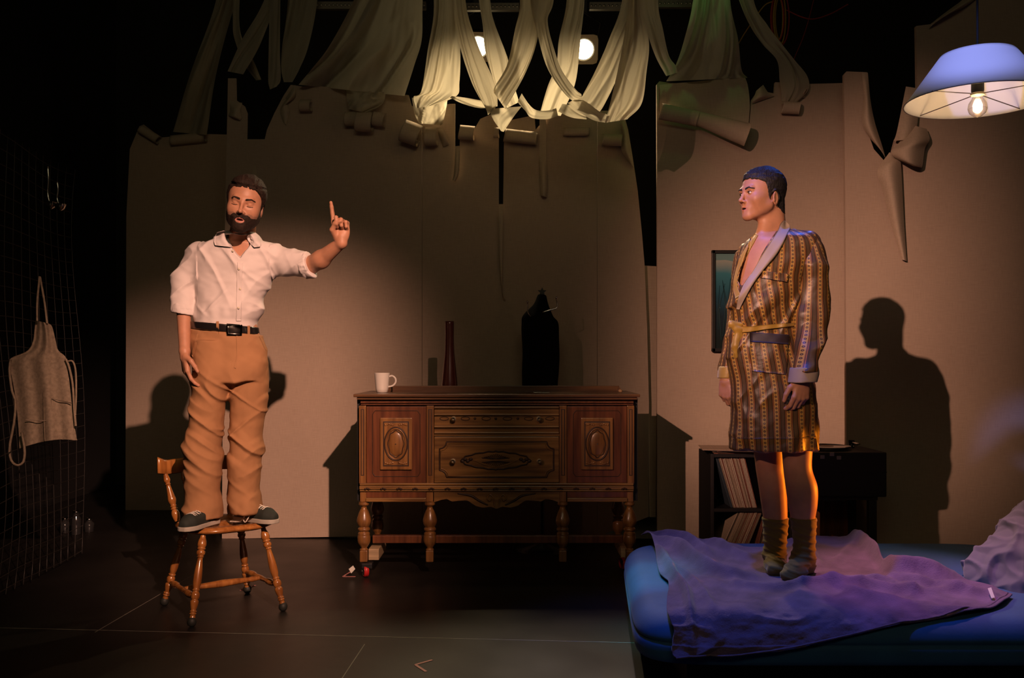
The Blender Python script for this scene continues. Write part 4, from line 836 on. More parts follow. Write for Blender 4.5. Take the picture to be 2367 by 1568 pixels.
def smooth(v, f, it):
    n = len(v); e = np.vstack([f[:, [0, 1]], f[:, [1, 2]], f[:, [2, 3]], f[:, [3, 0]]]); e = np.vstack([e, e[:, ::-1]])
    for lam in [.5, -.52]*it:
        a = np.zeros((n, 3)); c = np.bincount(e[:, 0], minlength=n)
        for k in range(3): a[:, k] = np.bincount(e[:, 0], weights=v[e[:, 1], k], minlength=n)
        v = v+lam*(a/np.maximum(c, 1)[:, None]-v)
    return v
def fobj(name, F, h, mats, parent=None, it=1, box=None, label=None, fn=None, matfn=None, keep=False):
    lo, hi = F.bounds() if box is None else box; v, f = nets(fn or F.ev, lo, hi, h)
    if it: v = smooth(v, f, it)
    me = quads(v, f)
    if matfn is not None:
        c = v[f].mean(1); me.polygons.foreach_set('material_index', matfn(c).astype(np.int32))
    o = obj(name, me, mats, parent, label=label); return o
def hit(fn, px, py, d0, d1, n=60):
    """first surface depth along the picture ray"""
    t = np.linspace(d0, d1, n); p = np.c_[(px-CX)/FPX*t, t, CAMZ-(py-HZ)/FPX*t]; d = fn(p); i = np.nonzero(d < 0)[0]
    if not len(i): return None
    i = i[0]
    if i == 0: return t[0]
    return t[i-1]+(t[i]-t[i-1])*d[i-1]/(d[i-1]-d[i])
def drape(name, fn, rows, d0, d1, m, par, lift=.003, nu=8, nv=30, th=.003, label=None):
    """thin strip of cloth lying on a surface; rows of (lx,ly,rx,ry) in picture pixels"""
    R = spline(rows, nv); v = []; last = None; Dm = np.full((nv, nu), np.nan)
    for i, a in enumerate(R):
        for k in range(nu):
            t = k/(nu-1); q = hit(fn, a[0]*(1-t)+a[2]*t, a[1]*(1-t)+a[3]*t, d0, d1)
            if q is not None: Dm[i, k] = q
    me_ = np.nanmedian(Dm)
    for i in range(nv):
        r_ = Dm[i]; ok = ~np.isnan(r_)
        r_[~ok] = np.interp(np.nonzero(~ok)[0], np.nonzero(ok)[0], r_[ok]) if ok.any() else (Dm[i-1] if i and not np.isnan(Dm[i-1]).any() else me_)
    for _ in range(2):
        Dm[1:-1] = (Dm[:-2]+2*Dm[1:-1]+Dm[2:])/4
    for s_ in (0, th):
        for i, a in enumerate(R):
            for k in range(nu):
                t = k/(nu-1); v.append(P(a[0]*(1-t)+a[2]*t, a[1]*(1-t)+a[3]*t, Dm[i, k]-lift+s_))
    g = nu*nv; f = grid_faces(nv, nu); e = []
    for i in range(nv-1):
        for k in (0, nu-1): e.append((i*nu+k, (i+1)*nu+k, g+(i+1)*nu+k, g+i*nu+k))
    for k in range(nu-1):
        for i in (0, nv-1): e.append((i*nu+k, i*nu+k+1, g+i*nu+k+1, g+i*nu+k))
    return obj(name, raw(v, f+[[g+q for q in x][::-1] for x in f]+e), m, par, label=label)
# ---- people
SKIN = mat('skin', (.47, .23, .135), .48, spec=.4, sss=.12, noise=((30, 30, 30), .10), bump=((120, 120, 120), .12, .001))
LIP = mat('lips', (.48, .19, .14), .45); HAIRB = mat('dark_brown_hair', (.022, .012, .007), .75, spec=.25, bump=((220, 220, 60), .9, .004), noise=((120, 120, 40), .5)); HAIRK = mat('black_hair', (.016, .014, .015), .55, spec=.35, bump=((220, 220, 60), .9, .004))
DARKM = mat('mouth_dark', (.03, .006, .005), .7); STUB = mat('stubbled_skin', (.31, .155, .095), .6); EYEW = mat('eye_white', (.65, .58, .52), .25); IRIS = mat('dark_iris', (.03, .018, .010), .15)
def frame(fwd, up, roll=0):
    """head frame: columns = person's left, back, up (local +y is the back of the head)"""
    y = -unit(aa(*fwd)); z = aa(*up); z = unit(z-y*(z @ y)); x = np.cross(y, z); R = np.array([x, y, z]).T
    if roll: c, s = math.cos(roll), math.sin(roll); R = R @ np.array([[c, 0, s], [0, 1, 0], [-s, 0, c]])
    return R
def head(F, o, R, s=1, closed=False, nose=1., mouth=1., wide=1., ear=.008):
    o = aa(*o); T = lambda *p: o+R @ (aa(*p)*s*aa(wide, 1, 1)); E = lambda c, r, k, op='u', Q=None: F.ell(T(*c), aa(*r)*s, R if Q is None else R @ Q, k*s, op); ear_ = ear; C = lambda a, b, ra, rb, k, op='u': F.cone(T(*a), T(*b), ra*s, rb*s, k*s, op)
    E((0, .018, .038), (.076, .096, .083), .01); E((0, -.022, .02), (.066, .066, .075), .02); E((0, -.028, -.035), (.056, .058, .078), .03)
    C((-.054, .0, -.055), (-.016, -.070, -.098), .017, .014, .025); C((.054, .0, -.055), (.016, -.070, -.098), .017, .014, .025); E((0, -.077, -.099), (.021, .017, .016), .02)
    C((-.036, -.080, .0215), (.036, -.080, .0215), .0115, .0115, .012); E((0, .052, -.02), (.056, .048, .062), .03); E((-.040, -.058, -.024), (.022, .022, .020), .03); E((.040, -.058, -.024), (.022, .022, .020), .03); E((-.046, -.022, -.045), (.014, .040, .034), .03); E((.046, -.022, -.045), (.014, .040, .034), .03)
    for x in (-1, 1):
        E((x*.034, -.0995, .001), (.0185, .0185, .0125), .008, 's')
        E((x*.032, -.0745, .002), (.0145, .0135, .0125), .003)
        C((x*.020, -.086, .012), (x*.044, -.078, .010), .004, .0035, .006)
    C((0, -.086, .016), (0, -.106*nose, -.026), .0062, .0082, .009); E((0, -.110*nose, -.030), (.0092, .0095, .0078), .008)
    for x in (-1, 1): E((x*.0118, -.097, -.035), (.0062, .0095, .0058), .006); E((x*.0065, -.103, -.0425), (.0035, .005, .004), .002, 's')
    E((0, -.076, -.064), (.029, .018, .026), .022)
    C((-.020, -.086, -.062), (0, -.096, -.0585), .003, .0042, .006); C((.020, -.086, -.062), (0, -.095, -.0585), .003, .0042, .006)
    C((-.017, -.085, -.069), (0, -.091, -.0738), .003, .0044, .006); C((.017, -.085, -.069), (0, -.091, -.0738), .003, .0044, .006)
    E((0, -.100, -.0665), (.016, .016, .0032*mouth), .002, 's'); C((0, -.099, -.046), (0, -.101, -.054), .002, .0025, .003, 's')
    for x in (-1, 1):
        Q = np.array([[math.cos(x*.35), 0, 0], [0, 1, 0], [0, 0, 1]], float); c, q = math.cos(.35*x), math.sin(.35*x); Q = np.array([[c, -q, 0], [q, c, 0], [0, 0, 1.]])
        E((x*.077, .020, -.006-ear), (.0075, .019, .032), .006, 'u', Q); E((x*.085, .018, -.002-ear), (.005, .011, .020), .004, 's', Q); E((x*.078, .008, -.016-ear), (.006, .006, .008), .004); E((x*.083, .016, -.022-ear), (.004, .005, .006), .003, 's')
    return T
def headhair(par, F, T, o, R, s, m, line, th, low, name='hair', seed=1, box=None, top=None, wide=1., ear=.008):
    o = aa(*o); zs, ys = zip(*line)
    e_ = ear
    def fn(p):
        d = F.ev(p); q = (p-o) @ R/s; z = q[:, 2]; y = q[:, 1]
        yh = np.interp(z, zs, ys); sl = (np.interp(z+.006, zs, ys)-np.interp(z-.006, zs, ys))/.012; dist = (y-yh)/np.sqrt(1+sl*sl); n1 = vnoise(np.c_[q[:, 0]*38+y*10, y*26, z*30], seed); n2 = vnoise(np.c_[q[:, 0]*150+y*40, y*70, z*150], seed+3)
        tt = (.06+.94*np.clip(dist/.020, 0, 1)**.7)*th*np.interp(z, (low, low+.06, .06, .12), (.22, .5, 1, 1.2)); n3 = np.clip(1-2.2*np.abs(vnoise(np.c_[q[:, 0]*60+y*6, y*16, z*30], seed+5)), 0, 1); sh = d-(tt*(1+.25*n1+.35*n3)+.0012*n2)*s
        if top: sh = sh-top(q)*s
        earm = (np.hypot((np.abs(q[:, 0])-.088)/1.2, np.hypot(y-.016, (z+.006+e_)*.7))-.023)*s
        return np.maximum.reduce([sh, (-dist+.003*n2+.003*vnoise(np.c_[q[:, 0]*90, y*10, z*20], seed+8))*s, (low-z)*s, -earm])
    c = aa(*o); b = (c-.17*s, c+.17*s); return fobj(name, F, .0026*s, m, par, 1, b, fn=fn)
def hand(F, wr, u, w_, n, curls, thumb=None, s=1.):
    """wr wrist; u towards fingers, w_ thumb side, n palm normal; curls: per finger (base, mid, tip) bends in degrees"""
    wr = aa(*wr); u = unit(u); w_ = unit(aa(*w_)-u*(aa(*w_) @ u)); n = aa(*n); n = unit(n-u*(n @ u)-w_*(n @ w_))
    W = [.031, .0105, -.0105, -.030]; Ls = [(.042, .026, .021), (.046, .029, .022), (.042, .027, .022), (.033, .021, .019)]; base = [.090, .094, .089, .080]
    F.ell(wr+u*.045*s, (aa(.040, .052, .0155))*s, np.array([w_, u, n]).T, .01); F.cone(wr-u*.008*s, wr+u*.02*s, .0235*s, .024*s, .014)
    for i in range(4):
        k = wr+(u*base[i]+w_*W[i])*s; F.cone(wr+(u*.02+w_*W[i]*.55)*s, k, .013*s, .0115*s, .010)
        a = 0; p = k; r = [.0105, .0095, .0088, .0075] if i < 3 else [.0092, .0082, .0075, .0065]; sp = (W[i]*1.5) if curls[i][0] < 40 else 0
        for j in range(3):
            a += math.radians(curls[i][j]); d = unit(u*math.cos(a)+n*math.sin(a)+w_*sp*(1 if j == 0 else .6)); q = p+d*Ls[i][j]*s; F.cone(p, q, r[j]*s, r[j+1]*s, .0035 if j else .006); p = q
    t = thumb or [(.5, .75, .25), (.8, .35, .35), (.9, .1, .4)]; p = wr+(u*.018+w_*.022)*s
    for j, (L, r0, r1) in enumerate(((.046, .0155, .0125), (.034, .0118, .0105), (.028, .0105, .0082))):
        d = unit(u*t[j][0]+w_*t[j][1]+n*t[j][2]); q = p+d*L*s; F.cone(p, q, r0*s, r1*s, .008 if j == 0 else .004); p = q
def shell(F, lift, cond, h, name, m, par, box, it=1, label=None):
    def fn(p): return np.maximum(F.ev(p)-lift, cond(p))
    return fobj(name, F, h, m, par, it, box, fn=fn, label=label)
# ================================================================ WOODEN CHAIR
W_CH = wood('honey_maple', (.36, .145, .035), (.22, .075, .017), 'z', .25, .6); M_RUB = mat('dark_rubber_tip', (.02, .022, .018), .6)
CC = aa(-1.46, 4.70, 0); rt = aa(.8, .6, 0); fw = aa(.6, -.8, 0); SH_ = .445
r = thing('wooden_chair', 'honey brown turned wooden chair carrying the standing bearded man', 'chair', tuple(CC))
def cp(a, b, z): return CC+rt*a+fw*b+aa(0, 0, z)
# saddle seat: outline in chair axes, dished top
no, nr = 64, 14; v = []
def so(a):
    c, s = math.cos(a), math.sin(a); e = 2.6; q = (abs(c)**e+abs(s)**e)**(-1/e); x = .225*c*q*(1+.06*s); y = .215*s*q
    if s > .5: y -= .012*math.cos(c*6)*(s-.5)
    return x, y
for side in (0, 1):
    for i in range(nr+1):
        t = i/nr
        for k in range(no):
            x, y = so(2*PI*k/no)
            if side == 0:
                z = SH_-.020*math.sin(PI*min(1, t*1.05))**2*(.5+.5*math.cos(x*t*14))*(1 if y*t < .1 else .6)-(.012 if t > .97 else 0)*1; v.append(cp(x*t, y*t, z))
            else:
                tt = (1-t)*.94 if i else 1.0; z = SH_-.034 if i else SH_-.020; v.append(cp(x*tt*(1.004 if i == 0 else 1), y*tt*(1.004 if i == 0 else 1), z))
n2 = (2*nr+2); obj('seat', raw(v, grid_faces(n2, no, cv=True)), W_CH, r)
LP = [(0, .012), (.04, .013), (.07, .018), (.12, .0215), (.15, .017), (.165, .020), (.18, .0135), (.19, .019), (.22, .020), (.245, .013), (.255, .0175), (.27, .012), (.36, .0165), (.46, .0195), (.55, .0185), (.60, .014), (.615, .0185), (.63, .014), (.66, .0205), (.70, .019), (.72, .015), (.735, .0195), (.76, .0195), (.80, .016), (.83, .0125), (.845, .0175), (.855, .0125), (.87, .0175), (.885, .0125), (.92, .0145), (.95, .012)]
tops = [(-.15, .15), (.15, .15), (-.14, -.14), (.14, -.14)]; feet = [(-.235, .235), (.225, .235), (-.225, -.235), (.215, -.225)]
for (a, b), (c_, d_) in zip(tops, feet):
    A = cp(a, b, SH_-.03); B = cp(c_, d_, .004); g = MB().lathe(LP, tuple(A), tuple(B), 20).build('leg', W_CH, r)
    MB().sphere(tuple(A+(B-A)*.955), (.022, .022, .024), 16, 10).build('rubber_tip', M_RUB, g)
def legp(k, t): A = cp(*tops[k], SH_-.03); B = cp(*feet[k], .004); return A+(B-A)*t
SP = [(0, .009), (.1, .011), (.2, .017), (.28, .0165), (.34, .011), (.5, .0135), (.66, .011), (.72, .0165), (.8, .017), (.9, .011), (1, .009)]
SP2 = [(0, .009), (.05, .011), (.12, .015), (.16, .011), (.2, .013), (.5, .019), (.8, .013), (.84, .011), (.88, .015), (.95, .011), (1, .009)]
for a, b in ((0, 2), (1, 3)): MB().lathe(SP, tuple(legp(a, .70)), tuple(legp(b, .70)), 16).build('stretcher', W_CH, r)
MB().lathe(SP2, tuple((legp(0, .70)+legp(2, .70))/2), tuple((legp(1, .70)+legp(3, .70))/2), 16).build('stretcher', W_CH, r)
# back: spindles leaning outward and a curved crest rail
BP = [(0, .011), (.06, .017), (.14, .020), (.2, .017), (.23, .013), (.25, .018), (.28, .013), (.30, .018), (.33, .013), (.42, .0205), (.52, .017), (.72, .0105), (.74, .015), (.765, .0105), (.82, .0165), (.90, .013), (1, .008)]
for k, a in enumerate((-.175, -.10, -.035, .035, .10, .175)):
    b0 = -.172+.02*(1-abs(a)/.175)*-1; A = cp(a, b0, SH_-.01); B = cp(a*1.25, -.235-.03*(1-(a/.175)**2), SH_+.24); MB().lathe([(t, q*(1 if k in (0, 5) else .72)) for t, q in BP], tuple(A), tuple(B), 16).build('spindle', W_CH, r)
v = []; m_ = 30; pr = [(-.009, 0), (-.011, .03), (-.009, .062), (0, .07), (.009, .062), (.011, .03), (.009, 0), (0, -.006)]
for i in range(m_):
    t = -1+2*i/(m_-1); a = t*.262; bb = -.265+.055*t*t; zz = SH_+.232+.004*math.cos(t*3); hh = 1+(.30*max(0, (abs(t)-.82)/.18)); low = -.012*max(0, (abs(t)-.8)/.2)*-1
    for x, z in pr: v.append(cp(a, bb+x*(1-.3*abs(t)**6), zz+(z*hh)*(1-.25*math.sin(max(0, (.86-abs(t)))*0))+max(0, low if z < .02 else 0)))
f = grid_faces(m_, 8, cv=True)+[list(range(8)), [(m_-1)*8+k for k in range(8)][::-1]]
obj('crest_rail', raw(v, f), W_CH, r)
# ================================================================ BEARDED MAN ON THE CHAIR
D1 = 4.62
r = thing('person', 'bearded person in white shirt and tan trousers standing on the chair, pointing up', 'person', (X(540, 4.6), 4.6, SH_))
B = Field(); HS = 1.11; hc = P(567, 473, 4.47); HR = frame((.13, -.97, -.15), (.0, -.15, 1), math.radians(11))
HT = head(B, hc, HR, HS, closed=True, nose=1.02, mouth=1.5, wide=.885)
TR1 = [(556, 505, 600), (566, 472, 632), (580, 455, 643), (600, 449, 640), (625, 452, 634), (660, 452, 622), (700, 456, 607), (732, 450, 599), (746, 452, 592), (764, 452, 591)]
B.cone(P(566, 500, 4.56), P(555, 580, 4.62), .058, .066, .03)
B.loft(TR1, D1, .108, .03, off=-.018)
B.cone(P(462, 586, 4.62), P(424, 690, 4.60), .045, .038, .02); B.cone(P(424, 690, 4.60), P(427, 810, 4.50), .037, .026, .01)
B.cone(P(636, 594, 4.62), P(712, 616, 4.58), .045, .042, .02); B.cone(P(712, 616, 4.58), P(742, 600, 4.52), .045, .043, .02); B.cone(P(742, 600, 4.52), P(787, 563, 4.44), .042, .0275, .02)
hand(B, P(427, 818, 4.495), (.10, -.05, -1), (.55, -.85, 0), (.85, .5, 0), [(18, 20, 12), (22, 24, 14), (26, 28, 16), (30, 30, 16)], s=.98)
hand(B, P(790, 558, 4.43), (-.07, -.02, 1), (-1, 0, -.06), (.0, -1, 0), [(4, 6, 4), (78, 98, 60), (84, 100, 60), (86, 100, 60)], thumb=[(.7, .25, .6), (.75, -.5, .45), (.3, -.9, .2)], s=1.04)
# legs and feet under the trousers
B.loft([(745, 452, 590), (800, 452, 606), (850, 455, 606)], D1, .09, .02)
B.cone(P(492, 860, 4.60), P(478, 1010, 4.58), .060, .042, .02); B.cone(P(478, 1010, 4.58), P(474, 1175, 4.60), .042, .034, .01)
B.cone(P(574, 860, 4.64), P(566, 1010, 4.66), .060, .042, .02); B.cone(P(566, 1010, 4.66), P(560, 1165, 4.69), .042, .034, .01)
B.cone(P(474, 1178, 4.60), P(464, 1196, 4.53), .030, .020, .01); B.cone(P(560, 1170, 4.70), P(585, 1190, 4.67), .030, .020, .01)
def mm1(q, stub=True):
    x, y, z = np.abs(q[:, 0]), q[:, 1], q[:, 2]; fr = (y < -.074) & (x < .05); lip = (np.hypot(x/.0205, (z+.0665)/.0105) < 1) & fr; dk = (np.hypot(x/.0155, (z+.0665)/.0036) < 1) & fr
    m = np.zeros(len(q), int)
    if stub: m[(z < np.interp(-y, (-.03, .012, .05, .075, .088, .11), (.0, -.004, -.042, -.044, -.036, -.040))+.004*vnoise(q*160, 2)) & (z > -.15) & (y < .02) & (x < .08)] = 3
    m[lip] = 1; m[dk] = 2; return m
fobj('body', B, .0029, [SKIN, LIP, DARKM, STUB], r, 1, matfn=lambda c: mm1((c-aa(*hc)) @ HR/HS))
def loc1(p): return (p-aa(*hc)) @ HR/HS
hb = (aa(*hc)-.17, aa(*hc)+.17)
headhair(r, B, HT, hc, HR, HS, HAIRB, [(-.09, .05), (-.055, .03), (-.03, -.010), (.0, -.024), (.03, -.034), (.050, -.050), (.066, -.066), (.078, -.090), (.088, -.3)], .008, -.075, seed=4, top=lambda q: .013*np.exp(-((q[:, 0]+.015)/.05)**2-((q[:, 1]+.055)/.045)**2-((q[:, 2]-.105)/.030)**2)+.009*np.exp(-((q[:, 0]-.055)/.03)**2-((q[:, 1]+.05)/.04)**2-((q[:, 2]-.062)/.03)**2)-.010*np.exp(-((q[:, 0]+.062)/.03)**2-((q[:, 1]+.055)/.03)**2-((q[:, 2]-.06)/.03)**2))
def beard(p):
    q = loc1(p); d = B.ev(p); n = vnoise(q*140, 6); cheek = np.interp(-q[:, 1], (-.03, .012, .05, .075, .088, .11), (-.005, -.012, -.052, -.052, -.041, -.043))
    lip = 1-np.hypot(q[:, 0]/.0195, (q[:, 2]+.0685)/.0115); cl = 1-np.hypot(q[:, 0]/.012, (q[:, 2]+.088)/.006); back = q[:, 1]-.022
    return np.maximum.reduce([d-(.0026+.0012*n)*HS*np.clip((cheek-q[:, 2])/.014, .08, 1), q[:, 2]-cheek+.003*n, .03-np.hypot(np.hypot(np.abs(q[:, 0])-.086, q[:, 1]-.02), (q[:, 2]+.014)*.8), lip*.014, back, -.128-q[:, 2]])
fobj('beard', B, .0026, HAIRB, r, 1, hb, fn=beard)
def brow(p, h=.0020, F=B, lc_=loc1):
    q = lc_(p); x = np.abs(q[:, 0]); zc = .0215+np.interp(x, (.012, .036, .05), (-.001, .004, -.003)); return np.maximum.reduce([F.ev(p)-h*(.75+.6*vnoise(np.c_[q[:, 0]*260, q[:, 1]*60, q[:, 2]*160], 7)), np.abs(q[:, 2]-zc)-np.interp(x, (.01, .02, .052), (.0045, .005, .0022)), .011-x, x-.051, q[:, 1]+.04])
fobj('eyebrows', B, .0022, HAIRB, r, 0, hb, fn=brow)
def lash(p):
    q = loc1(p); x = np.abs(q[:, 0]); u = (x-.032)/.0135; zc = -.0045-.003*(1-u*u); return np.maximum.reduce([B.ev(p)-.0014, np.abs(q[:, 2]-zc)-.0015, np.abs(x-.032)-.0135, q[:, 1]+.05])
fobj('eyelashes', B, .0018, HAIRB, r, 0, hb, fn=lash)
# ---- shirt
SHIRT = mat('white_cotton_shirt', (.66, .60, .57), .8, spec=.2, bump=((260, 260, 260), .15, .001))
S = Field(); S.loft(TR1, D1, .122, .03)
S.ell(P(553, 556, 4.60), (.085, .085, .05), None, .04)
S.cone(P(463, 588, 4.62), P(428, 650, 4.61), .058, .060, .035); S.cone(P(428, 650, 4.61), P(423, 716, 4.575), .060, .052, .015)
S.cone(P(630, 592, 4.62), P(668, 608, 4.60), .056, .060, .035); S.cone(P(668, 608, 4.60), P(714, 614, 4.56), .060, .058, .015)
def plane(F, pt, n, k=.004, box=None):
    pt = aa(*pt); n = unit(n); lo, hi = box
    return F.add('s', lambda p: -((p-pt) @ n), lo, hi, k)
S.add('i', lambda p: p[:, 2]*0+(Z(751, 4.5)-.09*(p[:, 0]-X(520, 4.6))-p[:, 2]), (-9,)*3, (9,)*3, .006)
cu = aa(*P(424, 724, 4.575)); F_ = S; F_.add('s', lambda p: np.maximum(p[:, 0]-cu[0]-.054, p[:, 2]-(cu[2]-.0+.18*(p[:, 0]-cu[0])*-1)), cu-.12, cu+.12, .003)
e1 = aa(*P(716, 612, 4.56)); en = unit((.93, -.25, .25)); S.add('s', lambda p: np.maximum(-((p-e1) @ en), np.linalg.norm(p-e1, axis=1)-.15), e1-.15, e1+.15, .003)
# open neck: a V cut in front, a round hole on top
def wedge(poly, ymax, D):
    L = []
    for i in range(len(poly)):
        (x0, y0), (x1, y1) = poly[i], poly[(i+1) % len(poly)]; n_ = unit((y1-y0, -(x1-x0))); L.append((x0, y0, n_[0], n_[1]))
    def fn(p):
        px = CX+p[:, 0]/p[:, 1]*FPX; py = HZ+(CAMZ-p[:, 2])/p[:, 1]*FPX; d = np.full(len(p), -1e9)
        for x0, y0, a, b in L: d = np.maximum(d, ((px-x0)*a+(py-y0)*b)*D/FPX)
        return np.maximum(d, p[:, 1]-ymax)
    return fn
wd = wedge([(512, 540), (580, 540), (590, 552), (555, 608)][::1], 4.60, 4.55)
if wd(np.array([P(553, 560, 4.5)]))[0] > 0: wd = wedge([(512, 540), (580, 540), (590, 552), (555, 608)][::-1], 4.60, 4.55)
S.add('s', wd, (X(500, 4.5), 4.3, Z(620, 4.6)), (X(600, 4.6), 4.62, Z(520, 4.6)), .004)
S.cone(P(560, 520, 4.55), P(556, 566, 4.60), .062, .056, .004, 's')
def shirtfold(p):
    x, y, z = p[:, 0]-X(550, D1), p[:, 1], p[:, 2]; nr_ = (np.abs(p[:, 2]-1.6) < .5)
    a = vnoise(np.c_[(x*7+z*9), (z*7-x*8), y*5], 1)+.6*vnoise(np.c_[(x*15-z*14), (z*11+x*9), y*8], 2); b = vnoise(np.c_[x*30, z*55, y*20], 5); wst = np.exp(-((z-Z(738, D1))/.05)**2)
    gath = np.sin(x*120+vnoise(np.c_[x*8, z*8, y*4], 9)*3)*wst; arm = (x < X(470, D1)-X(550, D1)) | (x > X(632, D1)-X(550, D1))
    rid = 1-2*np.abs(vnoise(np.c_[x*6-z*7, z*9+x*11, y*6], 12)); rd2 = 1-2.6*np.abs(vnoise(np.c_[x*9+z*9, z*8-x*9, y*6], 14))
    rg = lambda u, v, sd, w=2.6: np.clip(1-w*np.abs(vnoise(np.c_[u, v, y*2.5], sd)), 0, 1)**1.3
    f1 = rg((x+z)*2.2, (x-z)*9, 51)+.8*rg((x*.4-z)*2.4, (x+z*.5)*11, 52)+.6*rg((x-z)*3, (x+z)*10, 53)
    f2 = rg(x*4+z*3, z*15-x*10, 54, 2.2)
    fade = np.clip((z-Z(744, D1))/.06, .15, 1)
    return -fade*(.004*a*(1-.4*arm)+.0015*b+.004*gath+(1-arm)*.0075*f1+arm*(.009*f2+.003*f1))
S.disp(shirtfold)
sh = fobj('shirt', S, .0042, SHIRT, r, 1)
CUFF = Field(); CUFF.cone(P(423, 704, 4.578), P(423, 728, 4.572), .054, .056, .004); c0 = aa(*P(424, 716, 4.575)); CUFF.add('i', lambda p: np.abs(p[:, 2]-c0[2]+.14*(p[:, 0]-c0[0]))-.024, (-9,)*3, (9,)*3, .006); CUFF.cone(P(423, 722, 4.573), P(423, 745, 4.56), .044, .047, .003, 's'); CUFF.disp(lambda p: -.002*vnoise(p*60, 2)-.002*vnoise(np.c_[p[:, :2]*20, p[:, 2]*120], 4))
fobj('cuff', CUFF, .003, SHIRT, sh, 1)
CUFF = Field(); CUFF.cone(tuple(e1-en*.05), tuple(e1+en*.01), .060, .066, .004); CUFF.add('i', lambda p: np.abs((p-e1) @ en+.016)-.020, (-9,)*3, (9,)*3, .006); CUFF.cone(tuple(e1-en*.002), tuple(e1+en*.05), .050, .054, .003, 's'); CUFF.disp(lambda p: -.003*vnoise(p*40, 2)-.003*vnoise(p*90, 4))
fobj('cuff', CUFF, .003, SHIRT, sh, 1)
def sfn(p): return S.ev(p)
def collar(rows): return drape('collar', lambda p: np.minimum(S.ev(p), B.ev(p)), rows, 4.2, 4.8, SHIRT, sh, lift=.014, nu=10, nv=16, th=.006)
collar([(503, 537, 518, 533), (500, 540, 521, 536), (495, 556, 528, 552), (497, 567, 538, 572)]); collar([(577, 541, 584, 536), (571, 549, 596, 548), (576, 560, 604, 562), (588, 572, 602, 570)])
drape('placket', sfn, [(549, 606, 562, 606), (548, 640, 560, 640), (547, 690, 559, 690), (546, 742, 558, 742)], 4.2, 4.7, SHIRT, sh, lift=.005, nu=6, nv=40)
BUT = mat('shirt_button', (.62, .55, .42), .35)
for x, y in ((538, 580), (552, 622), (555, 668), (551, 712)):
    d = hit(sfn, x, y, 4.2, 4.7) or 4.5; MB().sphere(P(x, y, d-.0075), (.0058, .0022, .0058), 14, 8).build('button', BUT, sh)
# ---- trousers
TROU = mat('tan_chinos', (.36, .185, .085), .85, spec=.15, noise=((7, 7, 7), .12), bump=((300, 300, 300), .2, .001))
T_ = Field(); T_.loft([(742, 444, 594), (775, 442, 603), (800, 440, 614), (835, 443, 618), (860, 448, 614), (880, 456, 604)], D1, .118, .02)
T_.loft([(790, 456, 530), (840, 446, 540), (880, 444, 532), (920, 447, 521), (970, 441, 514), (1020, 435, 510), (1060, 432, 508), (1110, 432, 508), (1150, 431, 508), (1178, 428, 509), (1194, 430, 508)], 4.58, .098, .014)
T_.loft([(790, 530, 600), (840, 530, 618), (880, 533, 620), (920, 534, 616), (960, 534, 609), (1000, 534, 606), (1045, 533, 605), (1080, 530, 601), (1120, 529, 598), (1150, 530, 596), (1180, 542, 597)], 4.66, .098, .014)
def trf(p):
    x, y, z = p[:, 0]-X(530, D1), p[:, 1]-D1, p[:, 2]; hem = np.clip((.62-z)/.1, 0, 1)
    a = vnoise(np.c_[x*5+z*4, z*11-x*5, y*4], 21); b = vnoise(np.c_[x*10-z*9, z*17+x*8, y*7], 22); rid = 1-2*np.abs(vnoise(np.c_[x*5.5+z*3, z*13+np.abs(x)*13, y*5], 25)); cr = np.exp(-((z-Z(890, D1))/.11)**2)
    knee = np.exp(-((z-Z(1030, D1))/.10)**2); st = np.sin(z*62+np.abs(x)*30+2*vnoise(p*7, 31))
    rg = lambda u, v, sd, w=2.6: np.clip(1-w*np.abs(vnoise(np.c_[u, v, y*2.5], sd)), 0, 1)**1.3; sx = np.sign(x)
    f1 = rg(np.abs(x)*3+z*2, z*11-np.abs(x)*9, 61); f2 = rg(x*3+z*1.5, z*13+x*9, 62); f3 = rg(x*6, z*16, 63, 2.2)
    return -(.006*a+.002*b+.011*f1*(.35+cr+.5*knee)+.010*f2*(.35+.4*cr+knee)+.010*f3*hem+.001*vnoise(p*45, 7))
T_.disp(trf); T_.add('i', lambda p: p[:, 2]-(Z(766, 4.5)-.09*(p[:, 0]-X(520, 4.6))), (-9,)*3, (9,)*3, .004)
tr_ = fobj('trousers', T_, .0045, TROU, r, 1); tfn = lambda p: T_.ev(p)
drape('fly_seam', tfn, [(546, 775, 549, 775), (547, 820, 550, 820), (541, 850, 545, 852)], 4.2, 4.7, TROU, tr_, lift=.004, nu=4, nv=20)
drape('pocket_seam', tfn, [(455, 772, 458, 772), (449, 800, 452, 802), (443, 822, 446, 826)], 4.2, 4.8, TROU, tr_, lift=.003, nu=4, nv=16); drape('pocket_seam', tfn, [(596, 772, 599, 772), (606, 792, 609, 794), (612, 806, 616, 810)], 4.2, 4.8, TROU, tr_, lift=.003, nu=4, nv=16)
LEA = mat('black_leather', (.012, .010, .010), .22, coat=.5)
BL = Field(); BL.loft([(738, 443, 592), (758, 443, 595), (778, 443, 598)], D1, .128, .01, off=.003); zc = Z(757, 4.5); BL.add('i', lambda p: np.abs(p[:, 2]-zc+.09*(p[:, 0]-X(520, 4.6)))-.0185, (-9,)*3, (9,)*3, .004)
bl = fobj('belt', BL, .0038, LEA, r, 1); bfn = lambda p: BL.ev(p)
for x, y in ((503, 758), (575, 768)): drape('belt_loop', bfn, [(x-3, y-15, x+3, y-15), (x-3, y, x+3, y), (x-3, y+14, x+3, y+14)], 4.2, 4.7, TROU, tr_, lift=.005, nu=4, nv=10, th=.004)
drape('buckle', bfn, [(524, 748, 560, 751), (523, 760, 560, 763), (525, 774, 559, 776)], 4.2, 4.7, mat('dark_metal_buckle', (.05, .045, .04), .2, metal=1), bl, lift=.007, nu=8, nv=8, th=.005)
